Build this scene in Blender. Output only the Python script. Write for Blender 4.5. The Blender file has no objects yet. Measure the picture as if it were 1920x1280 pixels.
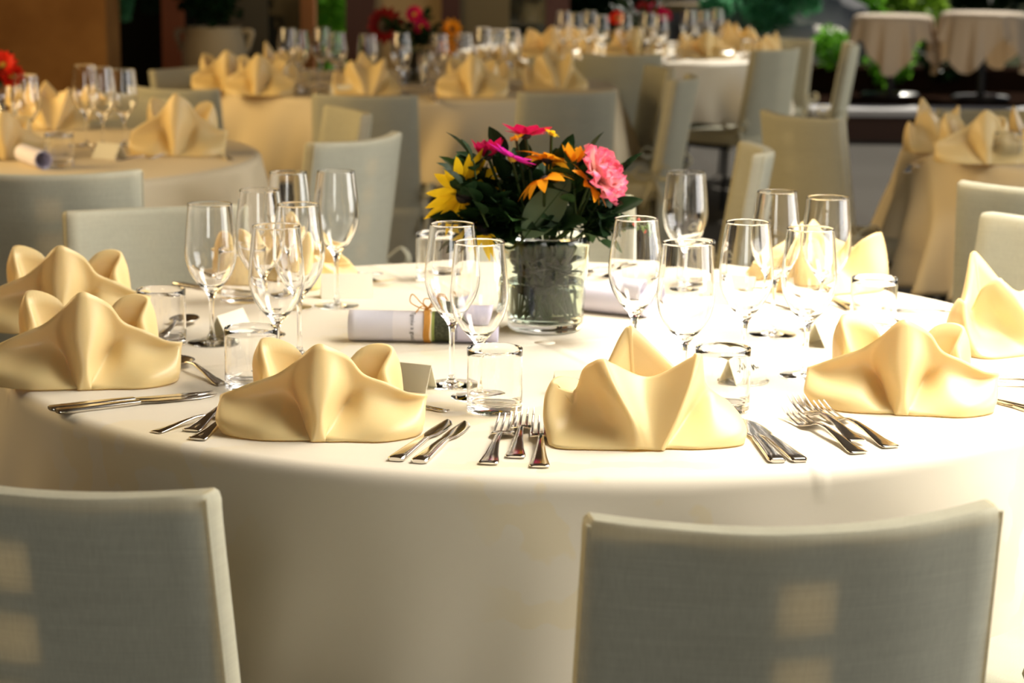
import bpy, math, random
from math import sin, cos, pi, atan, tan, hypot, atan2, exp
from mathutils import Vector, Matrix, Euler
random.seed(11)
sc = bpy.context.scene
C = sc.collection

# ------------------------------------------------------------------ camera
FPX, HZ, ROLL, CZ = 4000.0, -150.0, 0.010, 1.469      # focal length in pixels of the 1920 wide frame
PITCH = atan((640 - HZ) / FPX)
FWD = Vector((0, cos(PITCH), -sin(PITCH)))
UP0 = Vector((0, sin(PITCH), cos(PITCH)))
RGT = Vector((1, 0, 0)) * cos(ROLL) + UP0 * sin(ROLL)
UPV = Vector((1, 0, 0)) * -sin(ROLL) + UP0 * cos(ROLL)
cd = bpy.data.cameras.new('camera')
cam = bpy.data.objects.new('camera', cd)
C.objects.link(cam)
m = Matrix((RGT, UPV, -FWD)).transposed().to_4x4()
m.translation = Vector((0, 0, CZ))
cam.matrix_world = m
cd.sensor_width = 36.0
cd.lens = FPX / 1920 * 36
cd.dof.use_dof = True
cd.dof.focus_distance = 2.9
cd.dof.aperture_fstop = 6.0
cd.clip_end = 200
sc.camera = cam

# ------------------------------------------------------------------ world, sun, daylight, exposure
sc.view_settings.view_transform = 'Standard'
sc.view_settings.look = 'None'
sc.view_settings.gamma = 1.0
sc.view_settings.exposure = 0.34
sc.view_settings.use_curve_mapping = False
w = bpy.data.worlds.new('sky')
sc.world = w
w.use_nodes = True
wn = w.node_tree
bg = wn.nodes['Background']
sky = wn.nodes.new('ShaderNodeTexSky')
sky.sky_type = 'HOSEK_WILKIE'
sky.sun_direction = Vector((0.55, 0.25, 0.8)).normalized()
sky.turbidity = 4.0
wn.links.new(sky.outputs[0], bg.inputs['Color'])
bg.inputs['Strength'].default_value = 0.38


def light(name, kind, loc, direction, energy, color, **kw):
    l = bpy.data.lights.new(name, kind)
    o = bpy.data.objects.new(name, l)
    C.objects.link(o)
    o.location = loc
    o.rotation_euler = Vector(direction).to_track_quat('-Z', 'Y').to_euler()
    l.energy = energy
    l.color = color
    for k, v in kw.items():
        setattr(l, k, v)
    return o


R100 = math.radians(105)
light('sun', 'SUN', (6, 20, 9), (-0.35, -0.9, -0.8), 4.5, (1.0, 0.93, 0.80), angle=0.02)
# daylight coming in through the open garden side of the room, then added fill lamps
light('daylight_side', 'AREA', (4.2, 3.2, 1.75), (-1.0, 0.0, -0.32), 80, (1.0, 0.97, 0.93),
      shape='RECTANGLE', size=4.0, size_y=2.2, spread=2.2)
light('daylight_garden', 'AREA', (4.4, 10.2, 1.75), (-1.0, 0.05, -0.25), 75, (1.0, 0.95, 0.84),
      shape='RECTANGLE', size=5.0, size_y=2.2)
light('overhead_fill', 'AREA', (1.2, 3.5, 2.95), (-0.2, -0.08, -1.0), 145, (1.0, 0.93, 0.82),  # added lamp under the closed ceiling to brighten the tabletop; no skylight
      shape='RECTANGLE', size=3.4, size_y=1.8, spread=R100)
light('camera_side_fill', 'AREA', (-0.6, -2.6, 1.9), (0.08, 1.0, -0.2), 40, (1.0, 0.985, 0.92),  # added fill behind the camera, lifts chair backs and cloth front; no opening
      shape='RECTANGLE', size=1.5, size_y=1.7)
light('warm_side_fill', 'AREA', (-4.2, 6.6, 2.2), (1.0, 0.1, -0.45), 140, (1.0, 0.70, 0.32),  # added warm lamp that gilds the rear tables; stands at no window
      shape='RECTANGLE', size=4.0, size_y=1.4)

sc.cycles.use_denoising = True
sc.cycles.max_bounces = 24
sc.cycles.transmission_bounces = 20
sc.cycles.transparent_max_bounces = 20
sc.cycles.glossy_bounces = 8
sc.cycles.diffuse_bounces = 4
sc.cycles.caustics_refractive = True
sc.cycles.caustics_reflective = True
sc.cycles.blur_glossy = 0.3
sc.cycles.sample_clamp_indirect = 20.0


# ------------------------------------------------------------------ pixel of the photograph -> point of the place
def ray(px, py):
    x, y = px - 960.0, py - 640.0
    return (RGT * x - UPV * y + FWD * FPX)


def at(px, py, z=0.75):
    d = ray(px, py)
    t = (z - CZ) / d.z
    return Vector((d.x * t, d.y * t, z))


def aty(px, py, y):
    d = ray(px, py)
    t = y / d.y
    return Vector((d.x * t, y, CZ + d.z * t))


# ------------------------------------------------------------------ materials
def mat(name, col, rough=0.5, metal=0.0, spec=0.5, **kw):
    m = bpy.data.materials.new(name)
    m.use_nodes = True
    b = m.node_tree.nodes['Principled BSDF']
    b.inputs['Base Color'].default_value = (*col, 1)
    b.inputs['Roughness'].default_value = rough
    b.inputs['Metallic'].default_value = metal
    b.inputs['Specular IOR Level'].default_value = spec
    for k, v in kw.items():
        b.inputs[k.replace('_', ' ')].default_value = v
    return m


def nodes(m):
    return m.node_tree.nodes, m.node_tree.links, m.node_tree.nodes['Principled BSDF']


def tex_coord(m, scale=(1, 1, 1), kind='Object'):
    n, l, b = nodes(m)
    tc = n.new('ShaderNodeTexCoord')
    mp = n.new('ShaderNodeMapping')
    mp.inputs['Scale'].default_value = scale
    l.new(tc.outputs[kind], mp.inputs['Vector'])
    return mp.outputs[0]


def noise_tex(m, scale, detail=3, vec=None, rough=0.5):
    n, l, b = nodes(m)
    t = n.new('ShaderNodeTexNoise')
    t.inputs['Scale'].default_value = scale
    t.inputs['Detail'].default_value = detail
    t.inputs['Roughness'].default_value = rough
    if vec is not None:
        l.new(vec, t.inputs['Vector'])
    return t.outputs['Fac']


def ramp(m, fac, stops, interp='LINEAR'):
    n, l, b = nodes(m)
    r = n.new('ShaderNodeValToRGB')
    r.color_ramp.interpolation = interp
    e = r.color_ramp.elements
    while len(e) < len(stops):
        e.new(0.5)
    for k, (p, c) in enumerate(stops):
        e[k].position = p
        e[k].color = (*c, 1)
    l.new(fac, r.inputs[0])
    return r.outputs[0]


def bump(m, fac, strength, dist=0.002):
    n, l, b = nodes(m)
    u = n.new('ShaderNodeBump')
    u.inputs['Strength'].default_value = strength
    u.inputs['Distance'].default_value = dist
    l.new(fac, u.inputs['Height'])
    l.new(u.outputs[0], b.inputs['Normal'])
    return u


def add_translucent(m, col, fac):
    n, l, b = nodes(m)
    t = n.new('ShaderNodeBsdfTranslucent')
    t.inputs['Color'].default_value = (*col, 1)
    x = n.new('ShaderNodeMixShader')
    x.inputs[0].default_value = fac
    out = n['Material Output']
    l.new(b.outputs[0], x.inputs[1])
    l.new(t.outputs[0], x.inputs[2])
    l.new(x.outputs[0], out.inputs['Surface'])


def weave(m, scale, strength, base, dark, mixamt=1.0):
    """threads running both ways: colour and bump"""
    n, l, b = nodes(m)
    a = noise_tex(m, 1.0, 2, tex_coord(m, (scale, scale, scale * 0.03)))
    c = noise_tex(m, 1.0, 2, tex_coord(m, (scale * 0.03, scale * 0.03, scale)))
    add = n.new('ShaderNodeMath')
    add.operation = 'ADD'
    l.new(a, add.inputs[0])
    l.new(c, add.inputs[1])
    half = n.new('ShaderNodeMath')
    half.operation = 'MULTIPLY'
    half.inputs[1].default_value = 0.5
    l.new(add.outputs[0], half.inputs[0])
    col = ramp(m, half.outputs[0], [(0.3, dark), (0.7, base)])
    l.new(col, b.inputs['Base Color'])
    bump(m, half.outputs[0], strength, 0.001)


M = {}
M['linen'] = mat('grey_linen', (0.60, 0.585, 0.50), 0.85, spec=0.15)
weave(M['linen'], 420, 0.35, (0.73, 0.725, 0.575), (0.55, 0.545, 0.43))
add_translucent(M['linen'], (0.80, 0.68, 0.44), 0.40)
M['board'] = mat('dark_plywood', (0.08, 0.068, 0.05), 0.6)

M['cloth'] = mat('cream_damask', (0.86, 0.80, 0.68), 0.55, spec=0.25)
n, l, b = nodes(M['cloth'])
v = tex_coord(M['cloth'], (1, 1, 1))
wv = n.new('ShaderNodeTexWave')
wv.wave_type = 'RINGS'
wv.inputs['Scale'].default_value = 3.2
wv.inputs['Distortion'].default_value = 9.0
wv.inputs['Detail'].default_value = 3.0
wv.inputs['Detail Scale'].default_value = 2.2
l.new(v, wv.inputs['Vector'])
patch = noise_tex(M['cloth'], 2.3, 1, v)
pr = ramp(M['cloth'], patch, [(0.52, (0, 0, 0)), (0.60, (1, 1, 1))])
wr = ramp(M['cloth'], wv.outputs['Fac'], [(0.45, (0, 0, 0)), (0.6, (1, 1, 1))])
mu = n.new('ShaderNodeMath')
mu.operation = 'MULTIPLY'
l.new(pr, mu.inputs[0])
l.new(wr, mu.inputs[1])
cc = ramp(M['cloth'], mu.outputs[0], [(0.0, (0.75, 0.68, 0.55)), (1.0, (0.75, 0.655, 0.47))])
l.new(cc, b.inputs['Base Color'])
q1, q2 = at(1090, 640), at(1240, 705)
dq = (q2 - q1).normalized()
hts = []
for nx, ny in ((-dq.y, dq.x), (dq.x, dq.y)):
    dt = n.new('ShaderNodeVectorMath')
    dt.operation = 'DOT_PRODUCT'
    dt.inputs[1].default_value = (nx, ny, 0)
    l.new(v, dt.inputs[0])
    ab = n.new('ShaderNodeMath')
    ab.operation = 'ABSOLUTE'
    l.new(dt.outputs['Value'], ab.inputs[0])
    sm = n.new('ShaderNodeMapRange')
    sm.interpolation_type = 'SMOOTHERSTEP'
    sm.inputs['From Min'].default_value = 0.0
    sm.inputs['From Max'].default_value = 0.02
    sm.inputs['To Min'].default_value = 1.0
    sm.inputs['To Max'].default_value = 0.0
    l.new(ab.outputs[0], sm.inputs['Value'])
    hts.append(sm.outputs[0])
ad = n.new('ShaderNodeMath')
ad.operation = 'MAXIMUM'
l.new(hts[0], ad.inputs[0])
l.new(hts[1], ad.inputs[1])
sz = n.new('ShaderNodeSeparateXYZ')
l.new(v, sz.inputs[0])
zr = n.new('ShaderNodeMapRange')
zr.inputs['From Min'].default_value = 0.70
zr.inputs['From Max'].default_value = 0.745
l.new(sz.outputs['Z'], zr.inputs['Value'])
zm = n.new('ShaderNodeMath')
zm.operation = 'MULTIPLY'
l.new(ad.outputs[0], zm.inputs[0])
l.new(zr.outputs[0], zm.inputs[1])
b1 = bump(M['cloth'], zm.outputs[0], 0.45, 0.005)
b2 = bump(M['cloth'], noise_tex(M['cloth'], 900, 1, v), 0.06, 0.001)
l.new(b1.outputs[0], b2.inputs['Normal'])
add_translucent(M['cloth'], (0.85, 0.72, 0.50), 0.10)

M['warm_lit_cloth'] = mat('cloth_tinted_warm_light', (0.84, 0.72, 0.50), 0.6, spec=0.2)  # same cloth as the others; warm light is put into its colour
add_translucent(M['warm_lit_cloth'], (0.85, 0.66, 0.36), 0.12)
M['napkin'] = mat('yellow_satin', (0.97, 0.82, 0.43), 0.33, spec=0.5)
n, l, b = nodes(M['napkin'])
b.inputs['Sheen Weight'].default_value = 0.35
b.inputs['Sheen Roughness'].default_value = 0.35
b.inputs['Sheen Tint'].default_value = (1, 0.95, 0.8, 1)
bump(M['napkin'], noise_tex(M['napkin'], 700, 2, tex_coord(M['napkin'])), 0.05, 0.001)
add_translucent(M['napkin'], (1.0, 0.78, 0.22), 0.36)

M['glass'] = mat('clear_glass', (1, 1, 1), 0.0, spec=0.5, Transmission_Weight=1.0, IOR=1.48)
M['vase_glass'] = mat('thick_vase_glass', (0.86, 0.93, 0.86), 0.0, spec=0.2, Transmission_Weight=1.0, IOR=1.42)
M['water'] = mat('vase_water', (0.88, 0.94, 0.84), 0.0, spec=0.2, Transmission_Weight=1.0, IOR=1.33)
M['steel'] = mat('polished_steel', (0.70, 0.66, 0.60), 0.13, 1.0)
M['black_metal'] = mat('black_metal', (0.012, 0.013, 0.016), 0.35, 0.3)
M['card'] = mat('cream_card', (0.90, 0.86, 0.70), 0.7, spec=0.2)
add_translucent(M['card'], (0.9, 0.8, 0.5), 0.15)
M['ink'] = mat('black_ink', (0.02, 0.02, 0.025), 0.5)
M['raffia'] = mat('orange_raffia', (0.62, 0.30, 0.05), 0.7)
M['table_wood'] = mat('table_wood', (0.20, 0.12, 0.06), 0.5)

# paper of the menu scrolls: printed bands along the roll's own axis
M['scroll'] = mat('printed_paper', (0.8, 0.77, 0.84), 0.6, spec=0.2)
n, l, b = nodes(M['scroll'])
sep = n.new('ShaderNodeSeparateXYZ')
l.new(tex_coord(M['scroll'], (1, 1, 1)), sep.inputs[0])
mr = n.new('ShaderNodeMapRange')
mr.inputs['From Min'].default_value = -0.13
mr.inputs['From Max'].default_value = 0.13
l.new(sep.outputs['X'], mr.inputs['Value'])
pic = noise_tex(M['scroll'], 90, 3)
pcol = ramp(M['scroll'], pic, [(0.35, (0.012, 0.014, 0.006)), (0.55, (0.05, 0.06, 0.02)), (0.72, (0.42, 0.38, 0.30))])
band = ramp(M['scroll'], mr.outputs[0], [(0.0, (0.76, 0.74, 0.80)), (0.30, (0.87, 0.83, 0.86)), (0.505, (0.78, 0.40, 0.07)),
                                        (0.535, (0.90, 0.84, 0.66)), (0.555, (0.30, 0.36, 0.09)), (0.575, (0.02, 0.02, 0.01)),
                                        (0.675, (0.52, 0.58, 0.42)), (0.70, (0.72, 0.69, 0.84))], 'CONSTANT')
r1 = ramp(M['scroll'], mr.outputs[0], [(0.0, (0, 0, 0)), (0.575, (1, 1, 1)), (0.675, (0, 0, 0))], 'CONSTANT')
mx = n.new('ShaderNodeMix')
mx.data_type = 'RGBA'
l.new(r1, mx.inputs[0])
l.new(band, mx.inputs[6])
l.new(pcol, mx.inputs[7])
l.new(mx.outputs[2], b.inputs['Base Color'])
add_translucent(M['scroll'], (0.66, 0.62, 0.9), 0.12)
M['scroll_plain'] = mat('lavender_paper', (0.74, 0.71, 0.83), 0.6, spec=0.2)

# plants
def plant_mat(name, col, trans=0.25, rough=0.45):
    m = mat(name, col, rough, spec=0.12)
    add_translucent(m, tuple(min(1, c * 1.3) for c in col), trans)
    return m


M['leaf_dark'] = plant_mat('dark_leaf', (0.010, 0.026, 0.008), 0.15, 0.5)
M['leaf_mid'] = plant_mat('green_leaf', (0.028, 0.066, 0.016), 0.2, 0.5)
M['leaf_sage'] = plant_mat('sage_leaf', (0.13, 0.19, 0.105), 0.15, 0.6)
M['stem'] = plant_mat('green_stem', (0.035, 0.055, 0.014), 0.05)
M['petal_yellow'] = plant_mat('yellow_petal', (0.88, 0.56, 0.015), 0.3)
M['petal_orange'] = plant_mat('orange_petal', (0.85, 0.33, 0.012), 0.3)
M['petal_crimson'] = plant_mat('crimson_petal', (0.50, 0.008, 0.075), 0.25)
M['petal_magenta'] = plant_mat('magenta_petal', (0.72, 0.03, 0.40), 0.25)
M['petal_scarlet'] = plant_mat('scarlet_petal', (0.80, 0.035, 0.012), 0.25)
M['petal_maroon'] = plant_mat('maroon_petal', (0.16, 0.008, 0.008), 0.2)
M['disc_dark'] = mat('dark_flower_disc', (0.02, 0.012, 0.008), 0.8)
M['disc_gold'] = mat('golden_flower_disc', (0.65, 0.38, 0.03), 0.8)
M['berry'] = mat('green_berry', (0.16, 0.24, 0.06), 0.5)
M['berry_red'] = mat('red_berry', (0.55, 0.06, 0.03), 0.5)
# ruffled carnation: white throat, pink rim, by distance along the petal
M['petal_pink'] = mat('pink_edged_petal', (0.9, 0.3, 0.4), 0.5, spec=0.2)
n, l, b = nodes(M['petal_pink'])
sepp = n.new('ShaderNodeSeparateXYZ')
l.new(tex_coord(M['petal_pink']), sepp.inputs[0])
pk = ramp(M['petal_pink'], sepp.outputs['X'], [(0.0, (0.85, 0.62, 0.40)), (0.036, (0.92, 0.66, 0.58)), (0.052, (0.88, 0.10, 0.24))])
l.new(pk, b.inputs['Base Color'])
add_translucent(M['petal_pink'], (1.0, 0.4, 0.45), 0.3)

# setting
M['ochre'] = mat('ochre_plaster', (0.26, 0.12, 0.035), 0.9, spec=0.1)
n, l, b = nodes(M['ochre'])
l.new(ramp(M['ochre'], noise_tex(M['ochre'], 3.0, 4, tex_coord(M['ochre'])), [(0.3, (0.20, 0.088, 0.025)), (0.7, (0.31, 0.15, 0.045))]), b.inputs['Base Color'])
M['red_wood'] = mat('red_stained_wood', (0.32, 0.085, 0.022), 0.5)
M['dark_red_wood'] = mat('dark_red_wood', (0.05, 0.008, 0.005), 0.5)
M['brown_wood'] = mat('brown_wood', (0.36, 0.13, 0.025), 0.5)
M['dark_wall'] = mat('dark_wall_plaster', (0.045, 0.042, 0.034), 0.9)
M['cream_plaster'] = mat('cream_plaster', (0.42, 0.30, 0.15), 0.9)
M['taupe'] = mat('taupe_panel', (0.15, 0.12, 0.065), 0.9)
M['pane'] = mat('dark_window_glass', (0.010, 0.013, 0.010), 0.06, spec=0.6)
M['clay'] = mat('pale_clay', (0.44, 0.36, 0.23), 0.8)
M['planter'] = mat('dark_planter', (0.018, 0.010, 0.007), 1.0, spec=0.0)
M['ledge'] = mat('pale_stone', (0.42, 0.41, 0.42), 0.8)
M['riser'] = mat('dark_red_brick', (0.045, 0.018, 0.010), 0.8)
M['rock'] = mat('grey_rock', (0.20, 0.20, 0.21), 0.9)
n, l, b = nodes(M['rock'])
l.new(ramp(M['rock'], noise_tex(M['rock'], 2.0, 5, tex_coord(M['rock'])), [(0.3, (0.10, 0.10, 0.10)), (0.7, (0.46, 0.46, 0.49))]), b.inputs['Base Color'])
M['gravel'] = mat('garden_soil', (0.06, 0.065, 0.04), 1.0, spec=0.0)
M['painted_sun_gravel'] = mat('gravel_painted_sunlit', (0.75, 0.70, 0.62), 0.9)  # pale tone paints sunshine onto the ground
M['ceiling'] = mat('brown_ceiling', (0.10, 0.07, 0.045), 0.8)
M['floor'] = mat('paving', (0.2, 0.19, 0.17), 0.95, spec=0.08)
n, l, b = nodes(M['floor'])
bt = n.new('ShaderNodeTexBrick')
bt.inputs['Scale'].default_value = 1.0
bt.inputs['Brick Width'].default_value = 0.6
bt.inputs['Row Height'].default_value = 0.6
bt.offset = 0.0
bt.inputs['Mortar Size'].default_value = 0.008
bt.inputs['Color1'].default_value = (0.075, 0.068, 0.058, 1)
bt.inputs['Color2'].default_value = (0.062, 0.055, 0.046, 1)
bt.inputs['Mortar'].default_value = (0.07, 0.06, 0.05, 1)
l.new(tex_coord(M['floor']), bt.inputs['Vector'])
l.new(bt.outputs['Color'], b.inputs['Base Color'])
bump(M['floor'], noise_tex(M['floor'], 30, 3, tex_coord(M['floor'])), 0.1, 0.004)


# ------------------------------------------------------------------ mesh builder and tags
class MB:
    def __init__(s):
        s.v, s.f = [], []

    def add(s, vs, fs):
        o = len(s.v)
        s.v += [tuple(x) for x in vs]
        s.f += [tuple(i + o for i in q) for q in fs]

    def grid(s, rows, wrap=False, flip=False):
        """rows: list of equally long lists of points"""
        nr, nc = len(rows), len(rows[0])
        fs = []
        for i in range(nr - 1):
            for j in range(nc if wrap else nc - 1):
                k = (j + 1) % nc
                q = (i * nc + j, i * nc + k, (i + 1) * nc + k, (i + 1) * nc + j)
                fs.append(q[::-1] if flip else q)
        s.add([p for r in rows for p in r], fs)

    def box(s, x0, x1, y0, y1, z0, z1):
        vs = [(x, y, z) for z in (z0, z1) for y in (y0, y1) for x in (x0, x1)]
        s.add(vs, [(0, 2, 3, 1), (4, 5, 7, 6), (0, 1, 5, 4), (2, 6, 7, 3), (0, 4, 6, 2), (1, 3, 7, 5)])

    def lathe(s, prof, n=48, close=False):
        rows = [[(r * cos(2 * pi * j / n), r * sin(2 * pi * j / n), z) for j in range(n)] for r, z in prof]
        s.grid(rows, wrap=True)

    def cap(s, ring, flip=False):
        vs = list(ring)
        c = Vector((0, 0, 0))
        for p in vs:
            c += Vector(p)
        c /= len(vs)
        k = len(vs)
        s.add(vs + [c], [((j + 1) % k, j, k) if flip else (j, (j + 1) % k, k) for j in range(k)])

    def tube(s, pts, r, n=8, flat=1.0, caps=True):
        pts = [Vector(p) for p in pts]
        rs = r if isinstance(r, (list, tuple)) else [r] * len(pts)
        rings = []
        ref = None
        for i, p in enumerate(pts):
            t = (pts[min(i + 1, len(pts) - 1)] - pts[max(i - 1, 0)])
            if t.length < 1e-9:
                t = Vector((0, 0, 1))
            t.normalize()
            if ref is None:
                ref = Vector((0, 0, 1)) if abs(t.z) < 0.9 else Vector((1, 0, 0))
            a = t.cross(ref)
            if a.length < 1e-6:
                a = t.orthogonal()
            a.normalize()
            bb = a.cross(t).normalized()
            ref = bb
            rings.append([p + a * cos(2 * pi * j / n) * rs[i] + bb * sin(2 * pi * j / n) * rs[i] * flat for j in range(n)])
        s.grid(rings, wrap=True, flip=True)
        if caps:
            s.cap(rings[0], True)
            s.cap(rings[-1], False)

    def loft(s, secs, n=10, power=2.6):
        """secs: (y, x centre, z centre, half width, half thickness), rounded bars along y"""
        rings = []
        for y, xc, zc, hw, ht in secs:
            ring = []
            for j in range(n):
                a = 2 * pi * j / n
                ca, sa = cos(a), sin(a)
                ring.append((xc + hw * math.copysign(abs(ca) ** (2 / power), ca), y, zc + ht * math.copysign(abs(sa) ** (2 / power), sa)))
            rings.append(ring)
        s.grid(rings, wrap=True)
        s.cap(rings[0], False)
        s.cap(rings[-1], True)

    def build(s, name, m, parent=None, smooth=True):
        me = bpy.data.meshes.new(name)
        me.from_pydata(s.v, [], s.f)
        me.validate()
        me.polygons.foreach_set('use_smooth', [smooth] * len(me.polygons))
        if m:
            me.materials.append(m)
        o = bpy.data.objects.new(name, me)
        C.objects.link(o)
        if parent:
            o.parent = parent
        return o


def tag(o, label=None, cat=None, group=None, kind=None):
    if label:
        o['label'] = label
    if cat:
        o['category'] = cat
    if group:
        o['group'] = group
    if kind:
        o['kind'] = kind
    return o


def empty(name, loc=(0, 0, 0), rz=0.0):
    o = bpy.data.objects.new(name, None)
    o.empty_display_size = 0.05
    o.location = loc
    o.rotation_euler = (0, 0, rz)
    C.objects.link(o)
    return o


def kids(o):
    return [c for c in bpy.data.objects if c.parent == o]


KIDS = {}


def copy_tree(o, parent=None):
    c = o.copy()
    C.objects.link(c)
    if parent:
        c.parent = parent
    if o.name not in KIDS:
        KIDS[o.name] = kids(o)
    for ch in KIDS[o.name]:
        copy_tree(ch, c)
    return c


class Proto:
    """the first use hands out the thing itself, later ones copies"""

    def __init__(s, make):
        s.root, s.used = make(), False

    def get(s, loc, rz, label, group=None, scale=1.0, rx=0.0, ry=0.0, name=None):
        o = copy_tree(s.root) if s.used else s.root
        s.used = True
        o.location = loc
        o.rotation_euler = (rx, ry, rz)
        o.scale = (scale, scale, scale) if isinstance(scale, (int, float)) else scale
        o['label'] = label
        if group:
            o['group'] = group
        elif 'group' in o:
            del o['group']
        return o


def smoothstep(a, b, x):
    t = max(0.0, min(1.0, (x - a) / (b - a)))
    return t * t * (3 - 2 * t)


def catmull(p0, p1, p2, p3, t):
    return 0.5 * ((2 * p1) + (-p0 + p2) * t + (2 * p0 - 5 * p1 + 4 * p2 - p3) * t * t + (-p0 + 3 * p1 - 3 * p2 + p3) * t ** 3)


def spline(pts, k, closed=False):
    pts = [Vector(p) for p in pts]
    n = len(pts)
    out = []
    for i in range(n if closed else n - 1):
        g = (lambda q: pts[q % n]) if closed else (lambda q: pts[max(0, min(n - 1, q))])
        for t in range(k):
            out.append(catmull(g(i - 1), g(i), g(i + 1), g(i + 2), t / k))
    if not closed:
        out.append(pts[-1])
    return out


# ------------------------------------------------------------------ the setting
def struct(mb, name, m, smooth=False):
    o = mb.build(name, m, None, smooth)
    o['kind'] = 'structure'
    return o


b_ = MB(); b_.box(-7, 7, -3, 14.8, -0.1, 0); struct(b_, 'floor', M['floor'])
b_ = MB(); b_.box(-7, 4.6, -3, 13.6, 3.0, 3.1); struct(b_, 'ceiling', M['ceiling'])
b_ = MB(); b_.box(-7, 20, 14.8, 60, -0.1, 0.21); struct(b_, 'ground', M['gravel'])

YW = 13.4                                                    # the glazed wall behind the tables
def xw(px, y=YW):
    return aty(px, 100, y).x


b_ = MB(); b_.box(-7, aty(200, 100, 11.6).x, 11.6, 12.0, 0, 3.0); struct(b_, 'wall_back', M['ochre'])
b_ = MB(); b_.box(-7.1, -7, -3, 13.6, 0, 3.0); struct(b_, 'wall_left', M['ochre'])
b_ = MB(); b_.box(-7, 4.6, -3.3, -3.2, 0, 3.0); struct(b_, 'wall_light_block', M['dark_wall'])  # unseen wall added behind the camera to darken glass reflections and front faces
b_ = MB(); b_.box(xw(190), xw(312), YW + 0.02, YW + 0.04, 0, 3.0); struct(b_, 'window_1', M['pane'])
b_ = MB(); b_.box(xw(308), xw(346), YW - 0.08, YW + 0.08, 0, 3.0); struct(b_, 'trim_1', M['red_wood'])
b_ = MB(); b_.box(xw(346), xw(432), YW + 0.02, YW + 0.04, 0, 3.0); struct(b_, 'window_2', M['pane'])
b_ = MB(); b_.box(xw(432), xw(503), YW - 0.02, YW + 0.03, 0, 3.0); struct(b_, 'wall_panel', M['taupe'])
b_ = MB(); b_.box(xw(503), xw(566), YW + 0.02, YW + 0.04, 0, 3.0); struct(b_, 'door_1', M['pane'])
b_ = MB(); b_.box(xw(566), xw(592), YW - 0.06, YW + 0.06, 0, 3.0); struct(b_, 'trim_2', M['brown_wood'])
b_ = MB(); b_.box(xw(650), xw(704), YW - 0.08, YW + 0.08, 0, 3.0); struct(b_, 'trim_3', M['dark_red_wood'])
b_ = MB(); b_.box(xw(700), xw(832), YW + 0.0, YW + 0.1, 0, 3.0); struct(b_, 'wall_pier', M['cream_plaster'])
b_ = MB(); b_.box(xw(828), xw(862), YW - 0.08, YW + 0.08, 0, 3.0); struct(b_, 'trim_4', M['dark_red_wood'])
b_ = MB(); b_.box(xw(862), xw(955), YW - 0.02, YW + 0.03, 0, 3.0); struct(b_, 'wall_panel_2', M['taupe'])
b_ = MB(); b_.box(xw(955), xw(1024), YW + 0.02, YW + 0.04, 0, 3.0); struct(b_, 'door_2', M['pane'])
b_ = MB(); b_.box(xw(1022), xw(1066), YW - 0.08, YW + 0.08, 0, 3.0); struct(b_, 'trim_5', M['dark_red_wood'])
# terrace step and planter wall at the garden side
b_ = MB(); b_.box(2.05, 9.0, 14.72, 15.0, 0.0, 0.17); struct(b_, 'wall_step', M['riser'])
b_ = MB(); b_.box(2.03, 9.0, 14.66, 15.05, 0.17, 0.215); struct(b_, 'trim_6', M['ledge'])
x0 = aty(1518, 150, 16.4).x
b_ = MB(); b_.box(x0, 9.0, 16.4, 16.9, 0.2, 0.38); tag(b_.build('planter', M['planter'], None, False), 'long dark planter box behind the terrace step', 'planter')
b_ = MB(); b_.box(x0 - 0.3, 9.0, 15.06, 16.4, 0.2, 0.225); struct(b_, 'floor_terrace', M['planter'])


# ------------------------------------------------------------------ garden plants: one object per bush
def leaf_cloud(name, c, rad, nleaf, size, m, label, cat='bush', seed=0):
    rnd = random.Random(seed)
    mb = MB()
    c = Vector(c)
    for _ in range(nleaf):
        d = Vector((rnd.gauss(0, 1), rnd.gauss(0, 1), rnd.gauss(0, 1)))
        d.normalize()
        k = rnd.uniform(0.55, 1.0) * (1 + 0.22 * sin(5 * d.x + seed) * cos(4 * d.z + seed))
        p = c + Vector((d.x * rad[0], d.y * rad[1], d.z * rad[2])) * k
        p.z = max(p.z, 0.24)
        e = Euler((rnd.uniform(-1.0, 1.0), rnd.uniform(-1.0, 1.0), rnd.uniform(0, 6.28))).to_matrix()
        s = size * rnd.uniform(0.6, 1.3)
        q = [e @ Vector(u) * s + p for u in ((0, -0.5, 0), (0.28, 0, 0.06), (0, 0.5, 0), (-0.28, 0, 0.06))]
        mb.add(q, [(0, 1, 2, 3)])
    o = mb.build(name, m)
    return tag(o, label, cat)


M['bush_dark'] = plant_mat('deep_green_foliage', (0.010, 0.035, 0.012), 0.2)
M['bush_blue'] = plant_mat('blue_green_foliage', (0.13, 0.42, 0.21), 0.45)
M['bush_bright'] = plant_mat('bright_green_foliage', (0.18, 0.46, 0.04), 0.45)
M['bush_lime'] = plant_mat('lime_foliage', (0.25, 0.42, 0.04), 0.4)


def bush(px, py, y, wpx, hpx, nleaf, size, mk, label, seed, name='garden_bush'):
    c = aty(px, py, y)
    k = y / FPX
    return leaf_cloud(name, c, (wpx * k / 2, max(0.25, wpx * k / 3), hpx * k / 2), nleaf, size, M[mk], label, seed=seed)


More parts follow.
